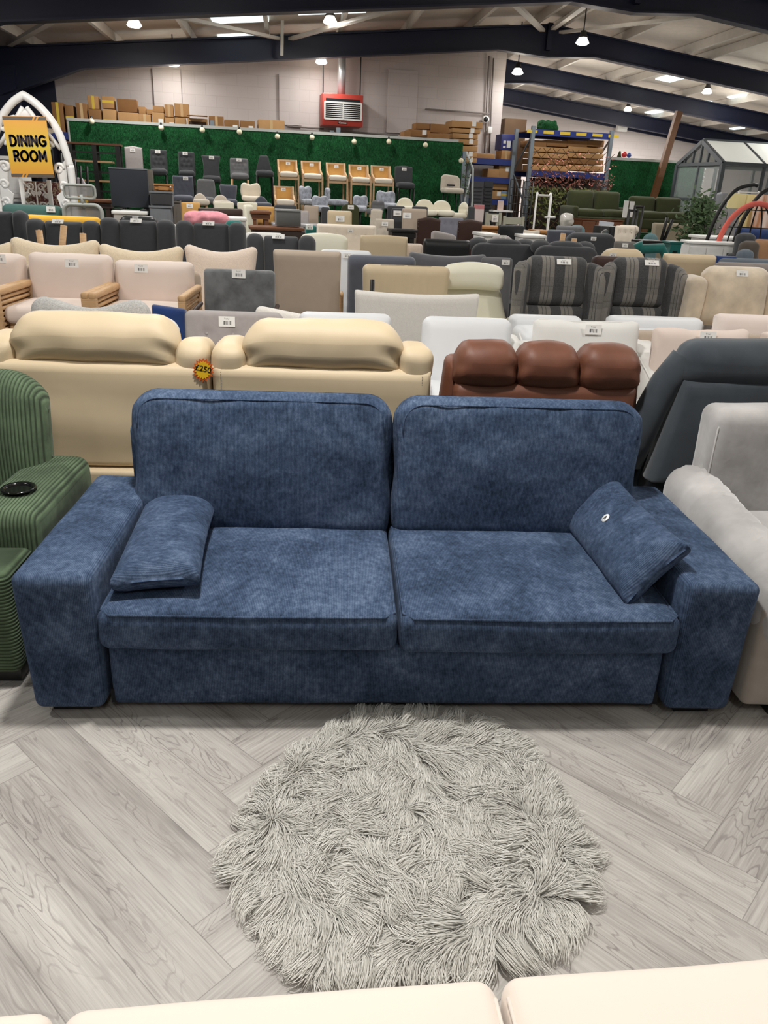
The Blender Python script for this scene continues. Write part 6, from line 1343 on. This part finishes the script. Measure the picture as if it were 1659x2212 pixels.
# white sideboard
p, w, zt = place(1490, 1602, 526, 10.4); r = T('sideboard', 'white painted sideboard with two doors and drawers, right of centre', 'sideboard', p, -.14)
b = B(); b.box((0, .2, zt/2), (w*.95, .38, zt-.02)); b.obj('body', WHITEP, r); b = B(); b.box((0, .2, zt), (w, .44, .03), .006); b.obj('top', WHITEP, r)
for i in range(3):
    dw = w*.93/3; cx = -w*.465+dw*(i+.5)
    if i < 2: b = B(); b.box((cx, 0, zt-.35), (dw-.012, .02, .6)); dr = b.obj('door', WHITEP, r); b = B(); b.box((cx, -.013, zt-.36), (dw*.7, .006, .46)); b.obj('panel_moulding', WHITEP, dr)
    else:
        for k in range(3): b = B(); b.box((cx, 0, zt-.13-k*.2), (dw-.012, .02, .18)); dr = b.obj('drawer', WHITEP, r); b = B(); b.tube([(cx-.06, -.03, zt-.12-k*.2), (cx+.06, -.03, zt-.12-k*.2)], .008, 8); b.obj('handle', DARKM, dr)
# hanging egg chairs
def egg_stand(lab, px, py, Y, sc=1.0):
    q = at(px, py, Y); r = T('egg_chair_stand', lab, 'chair stand', (q.x, Y, 0)); h = q.z
    b = B(); b.tube(smooth([(-.33*sc, 0, .04), (-.30*sc, 0, h*.5), (-.2*sc, 0, h*.78), (-.02, 0, h*.95), (.22*sc, 0, h), (.3*sc, 0, h-.01)], 6), .026, 10); b.obj('curved_pole', DARKM, r)
    b = B()
    for a in range(4): b.tube([(-.33*sc, 0, .04), (-.33*sc+.5*cos(a*pi/2+.4), .5*sin(a*pi/2+.4), .03)], .028, 8)
    b.obj('base', DARKM, r); return r
egg_stand('black curved hanging chair stand behind the pink ring chair, left of two', 1592, 398, 11.6)
egg_stand('black curved hanging chair stand at the right picture edge', 1652, 402, 11.3)
q = at(1640, 440, 10.8); eg = T('hanging_chair', 'hanging egg chair with a coral pink padded rim and black wire shell', 'chair', (q.x, 10.8, 0)); eh = .62; ew = .46; ez = q.z-eh
rim = [(ew*sin(a*pi/18), 0, ez+eh*cos(a*pi/18)) for a in range(36)]
b = B(); b.tube(rim, .035, 10, True); b.obj('padded_rim', fab('coral_pad', (214, 104, 92), .04), eg)
b = B()
for k in range(-4, 5): b.tube([(ew*sin(k*.33)*sin(a*pi/12), .42*cos(k*.33)*sin(a*pi/12), ez+eh*cos(a*pi/12)) for a in range(13)], .01, 6)
for k in range(1, 6): f = k*pi/6; b.tube([(ew*sin(f)*cos(a*pi/10), .42*sin(f)*sin(a*pi/10), ez+eh*cos(f)) for a in range(11)], .008, 6)
b.obj('wire_shell', DARKM, eg); b = B(); b.soft((.6, .3, .3), .12, amp=.02); b.obj('cushion', GREYDK, eg, (0, .1, ez-.25)); b = B(); b.tube([(0, .0, ez-eh), (0, 0, .03)], .03, 8); b.lathe([(.3, 0), (.3, .02), (0, .04)], 16); b.obj('floor_stand', DARKM, eg)
# bits and pieces on the right
chair('sofa', 'beige rattan garden sofa back under the olive green sofas', 'sofa', 1411, 1530, 483, fab('rattan_grey', (150, 140, 122), .15, 90, .8, .5, 200), d=15.2, t=.14, rc=.02, r=.03, lean=3, sd=.4, boxbase=True)
cabinet('brown wooden sideboard with drawers in front of the olive green sofa', 1258, 1347, 474, 560, 14.6, WALN, doors=3, base=0)
p, w, zt = place(1286, 1316, 478, d=13.6); b = B(); b.box((0, 0, zt/2), (w, .05, zt), .004); o = b.obj('radiator_panel', flat('bluish_white', (190, 194, 202), .5), None, p, (0, radians(4), HA)); tag(o, 'white slatted panel leaning against the brown sideboard', 'panel')
p, w, zt = place(1299, 1340, 489, d=12.9); r = T('sound_system', 'black stereo unit with two round speakers beside the cream chaise', 'stereo', p, HA); b = B(); b.box((0, .15, zt/2), (w, .3, zt), .01); b.obj('body', BLACK, r)
for s in (-.1, .42): b = B(); b.lathe([(.07, 0), (.075, .01), (.06, .012), (.0, .004)], 16, M=Matrix.Translation((s, -.01, zt-.12)) @ Matrix.Rotation(pi/2, 4, 'X')); b.obj('speaker_cone', CHROME, r)
ch = chair('chaise', 'cream buttoned chaise with a rolled top beside the black stereo', 'chaise', 1332, 1372, 488, fab('chaise_cream', (216, 204, 188), .04, 16), d=12.2, t=.14, rc=.03, r=.05, lean=8, sd=.5, tuft=(3, 4, .016, .1), zb=.42, rz=-.35)
b = B(); b.soft((.34, .16, .14), .068, n=5); b.obj('rolled_top', fab('chaise_cream', (216, 204, 188), .04, 16), ch, (.06, .12, place(1332, 1372, 488, d=12.2)[2]-.06))
chair('armchair', 'grey quilted chair with a white tag in front of the cream chaise', 'armchair', 1328, 1374, 521, fab('quilt_grey', (112, 108, 104), .06, 12), Y=10.2, t=.12, rc=.02, lean=4, sd=.42, lb=(1346, 530))
p, w, zt = place(1212, 1240, 460, d=12.6); r = T('desk_fan', 'fan wrapped in clear plastic standing on the oak table behind the grey chairs', 'fan', (p.x, p.y, 0), HA)
t = NT('plastic_wrap'); t.set(col=lin((214, 210, 202)), rough=.25); t.b.inputs['Alpha'].default_value = .75
b = B(); b.soft((.22, .2, .22), .09, n=6, amp=.02, fr=14); b.obj('plastic_bag', t.m, r, (0, 0, zt-.11)); b = B(); b.tube([(0, 0, .02), (0, 0, zt-.18)], .02, 8); b.lathe([(.15, 0), (.15, .02), (.0, .04)], 16); b.obj('stand', WHITEP, r); b = B(); b.lathe([(.08, 0), (.08, .05), (0, .06)], 16, M=Matrix.Translation((0, 0, zt-.1)) @ Matrix.Rotation(pi/2, 4, 'X')); b.obj('fan_head', GREYP, r)
TEALP = fab('teal_plastic', (24, 92, 86), .08, 5, .4)
p, w, zt = place(1378, 1444, 526, Y=9.9); r = T('lounge_chair', 'teal green velvet chaise lying behind the cream round-top chair', 'chaise', (p.x, p.y, 0)); b = B(); b.tube([(-w/2, 0, zt), (-w*.4, 0, zt-.07), (w*.3, 0, zt-.05), (w/2, 0, zt-.16), (w/2, 0, .1)], .06, 12); b.obj('rolled_back', TEAL, r); b = B(); b.soft((w*.9, .5, .5), .06); b.obj('seat', TEAL, r, (0, .12, .3)); b = B(); b.box((0, .1, .02), (w*.8, .4, .04)); b.obj('plinth', BLACK, r)
p, w, zt = place(1437, 1469, 523, Y=10.3); r = T('stool', 'teal plastic stool with an arched cut-out beside the teal chaise', 'stool', p); b = B(); b.prism([(-w/2, 0), (-w/2+.03, zt), (w/2-.03, zt), (w/2, 0), (w/4, 0), (w/6, zt-.1), (-w/6, zt-.1), (-w/4, 0)], .25); b.obj('shell', TEALP, r); b = B(); b.box((0, 0, zt), (w*.9, .27, .02)); b.obj('seat', TEALP, r)
chair('dining_chair', 'dusty teal shell-back chair behind the black table and teal chaise', 'chair', 1391, 1422, 503, fab('dusty_teal', (98, 128, 132), .06, 8), d=12.2, t=.1, rc=.13, r=.04, lean=4, sd=.4, zb=.5, channels=5)
ut = table('black metal table with two spare legs sticking up behind the teal chaise', 1388, 1480, 521, 11.2, .35, DARKM)
for i, (a, c, e, f) in enumerate([(1374, 1388, 444, 520), (1360, 1372, 452, 520)]):
    p, w, zt = place(1372-i*12, 1390-i*12, e, d=12.6); r = T('display_stand', 'tall black metal stand before the olive green sofas, %s' % ['right of two', 'left of two'][i], 'stand', p, HA)
    for s in (-1, 1): b = B(); b.tube([(s*w/2, 0, 0), (s*w/2, 0, zt)], .02, 8); b.obj('post', DARKM, r)
    b = B(); b.tube([(-w/2, 0, zt-.02), (w/2, 0, zt-.02)], .018, 8); b.box((0, 0, .02), (w*1.2, .3, .04)); b.obj('crossbar', DARKM, r)
bpy.context.view_layer.update(); um = ut.matrix_world.inverted()
for (x0, y0, x1, y1) in [(1441, 470, 1428, 520), (1453, 474, 1434, 520)]:
    q0, q1 = um @ at(x0, y0, 11.3), um @ at(x1, y1, 11.3); b = B(); b.tube([q0, q1], .022, 8); b.obj('upturned_leg', DARKM, ut)
b = B(); p, w, zt = place(1597, 1640, 412, d=15.0); r = T('slatted_bed_end', 'white slatted bed end standing before the greenhouse', 'bed frame', p, HA); b = B(); [b.box((0, 0, zt-.03-k*.055), (w, .03, .022)) for k in range(9)]; b.obj('slats', WHITEP, r); b = B(); [b.box((s*w/2, 0, zt/2), (.03, .03, zt)) for s in (-1, 1)]; b.obj('posts', WHITEP, r)
t = NT('cream_board'); t.set(col=lin((222, 208, 152)), rough=.7)
for i, (a, c, e, m) in enumerate([(1576, 1612, 418, t.m), (1614, 1632, 420, t.m)]):
    p, w, zt = place(a, c, e, d=14.4); b = B(); b.box((0, 0, zt/2), (w, .06, zt), .01); o = b.obj('mattress', m, None, p, (0, 0, HA)); tag(o, ['pale yellow wrapped mattress standing upright before the greenhouse', 'narrow pale yellow board right of the wrapped mattress'][i], 'mattress')
t = NT('streaked_wood'); t.set(col=t.ramp(t.noise(t.mapv(t.tc.outputs['Object'], (1, 1, .15)), 7, 4), [(.4, lin((222, 202, 190))), (.62, lin((176, 116, 74)))]), rough=.7)
p, w, zt = place(1634, 1690, 421, d=14.2); b = B(); b.box((0, 0, zt/2), (w, .05, zt), .008); o = b.obj('wood_panel', t.m, None, p, (0, 0, HA)); tag(o, 'pinkish wood-grained panel standing at the right picture edge', 'panel')
b = B(); p, w, zt = place(1553, 1574, 416, d=15.0); b.soft((w, .2, zt), .05); o = b.obj('wrapped_mattress', fab('grey_wrap', (126, 128, 134), .06, 6, .4), None, (p.x, p.y, zt/2), (0, 0, HA)); tag(o, 'grey wrapped mattress on end between the tree and yellow mattress', 'mattress')
for lab, a, c, e in [('grey metal barbecue with a silver lid behind the indoor tree', 1550, 1572, 455), ('grey metal cabinet behind the left curved black stand', 1574, 1602, 450)]:
    p, w, zt = place(a, c, e, d=13.9); r = T('metal_cabinet', lab, 'cabinet', p, HA); b = B(); b.box((0, .15, zt/2), (w, .3, zt), .01); b.obj('body', flat('steel_panel', (140, 138, 138), .4, .4), r); b = B(); b.box((0, -.01, zt*.55), (w*.85, .02, zt*.6)); dr = b.obj('door', flat('steel_door', (150, 148, 148), .4, .4), r); b = B(); b.tube([(-.05, -.03, zt*.8), (.05, -.03, zt*.8)], .008, 6); b.obj('handle', CHROME, dr)
chair('sofa', 'navy blue garden sofa with cushions behind the coral rim chair', 'sofa', 1590, 1700, 492, NAVY, Y=12.6, t=.2, rc=.06, r=.08, lean=3, sd=.45, boxbase=True)
for lab, a, c, e, Y, m in [('black bolster cushion beside the coral rim chair', 1592, 1632, 503, 10.2, GREYDK), ('brown dark cushion heap right of the white sideboard', 1600, 1640, 520, 9.9, fab('cocoa_cloth', (84, 76, 68), .1)), ('tan cushion at the right edge above the dark heap', 1625, 1690, 517, 10.9, fab('tan_cloth', (170, 130, 96), .06)), ('blue-grey pillow peeping out right of the sideboard', 1595, 1628, 538, 9.5, fab('steel_cloth', (96, 106, 116), .08))]:
    chair('armchair', lab.replace('cushion heap', 'padded chair').replace('bolster cushion', 'bolster-back chair').replace('tan cushion', 'tan padded chair').replace('pillow', 'padded chair'), 'armchair', a, c, e, m, Y=Y, t=.22, rc=.08, r=.09, lean=3, sd=.4, boxbase=True)
table('white table behind the white sideboard', 1530, 1620, 512, 12.3, .6, WHITEP)

x, z = hat(1049, 258, 18.9); r = hthing('security_camera', 'small round security camera on the block wall above the pile of flat cartons', 'camera', x, 18.93, z); b = B(); b.ball((0, -.03, 0), .06, 12); b.obj('dome', BLACK, r); b = B(); b.lathe([(.08, 0), (.08, .05), (0, .05)], 16, M=Matrix.Rotation(pi/2, 4, 'X')); b.obj('mount', WHITEP, r)
x, z = hat(1059, 281, 18.9); b = B(); b.box((0, 0, 0), (.1, .06, .14), .008); o = b.obj('junction_box', WHITEP, None, hw(x, 18.93, z), (0, 0, HA)); tag(o, 'small white junction box on the wall under the security camera', 'electrical box')
x, z = hat(1350, 338, 19.6); r = hthing('ornament', 'small red and blue ornament standing on the right grass wall', 'ornament', x, 19.65, hat(1400, 345, 19.6)[1]+.02); b = B(); b.ball((0, 0, .07), .07, 10); b.obj('red_ball', flat('toy_red', (206, 44, 50), .4), r); b = B(); b.ball((.13, 0, .06), .06, 10); b.obj('blue_ball', flat('toy_blue', (50, 70, 140), .4), r); b = B(); b.lathe([(.06, 0), (.02, .14), (0, .15)], 10, c=(-.13, 0, 0)); b.obj('cone', OLIVE, r)
# ---------------------------------------------------------------- lights
LAMPS = [(290, 55, 15.8), (713, 48, 15.8), (1258, 93, 15.8), (375, 140, 18.45), (694, 135, 18.45), (1118, 158, 18.6), (1527, 200, 20.4), (1356, 238, 25)]
LENS = glow('lamp_lens', (255, 246, 226), 14.0)
WHERE = ['beside the left rooflight', 'above the red heater, before the front beam', 'on a long rod under the roof ridge', 'high against the wall over the cardboard boxes', 'just left of the heater flue', 'near the corner of the block wall', 'under the right roof slope by the rooflights', 'beside the twin spotlight in the far corner']
def lamp(x, d, z, lab=None):
    r = T('pendant_lamp', lab, 'lamp', hw(x, d, z), HA, 'high bay ceiling lamps')
    top = roofz(x, d)-.02-z
    b = B(); b.tube([(0, 0, .12), (0, 0, top)], .012, 6); b.obj('hanging_rod', DARKM, r)
    b = B(); b.lathe([(.05, .2), (.06, .14), (.085, .11), (.09, .09), (.0, .09)], 20); b.obj('housing', DARKM, r)
    b = B(); b.lathe([(.0, -.03), (.09, -.026), (.125, -.0), (.07, .09), (.0, .09)], 20); b.obj('lens', LENS, r)
def light(x, d, z, e, size=.5):
    L = bpy.data.lights.new('lamp_and_fill', 'AREA'); L.shape = 'DISK'; L.size = size; L.energy = e; L.color = (1, .982, .95)
    o = bpy.data.objects.new('lamp_and_fill', L); COL.objects.link(o); o.location = hw(x, d, z); o.rotation_euler = (0, 0, 0)
def uplight(x, d, z, e):  # added point fill that lifts the ceiling; the lamps themselves shine downwards
    L = bpy.data.lights.new('ceiling_fill', 'POINT'); L.shadow_soft_size = .2; L.energy = e; L.color = (1, .95, .87)
    o = bpy.data.objects.new('ceiling_fill', L); COL.objects.link(o); o.location = hw(x, d, z)
for (px, py, d), w in zip(LAMPS, WHERE):
    x, z = hat(px, py, d); lamp(x, d, z, 'round high bay lamp hanging '+w); e = E_FAR*(.35 if 18.4 <= d < 19 and x < 8 else 1)
    light(x, d-.3, z-.06, e, .3); uplight(x, d-.3, z-.25, e*.2)
for d, es in ((21.5, (0, 0, 0, 1.7, 1.7)), (25.6, (0, 0, 0, 2.2, 2.2)), (17.2, (0, 0, 0, .5, 1.3)), (11.4, (.8, .8, .8, .7, .6)), (7.0, (.5, .5, .5, .5, .4)), (2.4, (.6, 1.55, .9, .6, .4)), (-1.6, (.25, .3, .28, .2, .15))):  # far-right rows and the row behind the viewer are added fill without fittings
    for x, e in zip((-3.0, .1, 4.8, 9.4, 14.2), es):
        if e: zz = min(4.15, roofz(x, d)-.6); light(x, d, zz, E_NEAR*e, .3); uplight(x, d, zz-.2, E_NEAR*e*.2)
w = bpy.data.worlds.new('World'); S.world = w; w.use_nodes = True
w.node_tree.nodes['Background'].inputs[0].default_value = (.75, .8, .9, 1); w.node_tree.nodes['Background'].inputs[1].default_value = .6
cam = bpy.data.cameras.new('Camera'); co = bpy.data.objects.new('Camera', cam); COL.objects.link(co); S.camera = co
cam.sensor_fit = 'VERTICAL'; cam.sensor_height = 24; cam.lens = 24*FPX/2212; cam.clip_end = 200; cam.clip_start = .02
M = Matrix((RT, UP, -FW)).transposed().to_4x4(); M.translation = CAM; co.matrix_world = M
S.view_settings.view_transform = 'Standard'; S.view_settings.look = 'None'; S.view_settings.exposure = EXPO; S.view_settings.gamma = 1
S.cycles.max_bounces = 6; S.cycles.diffuse_bounces = 4; S.cycles.glossy_bounces = 3; S.cycles.caustics_reflective = False; S.cycles.caustics_refractive = False
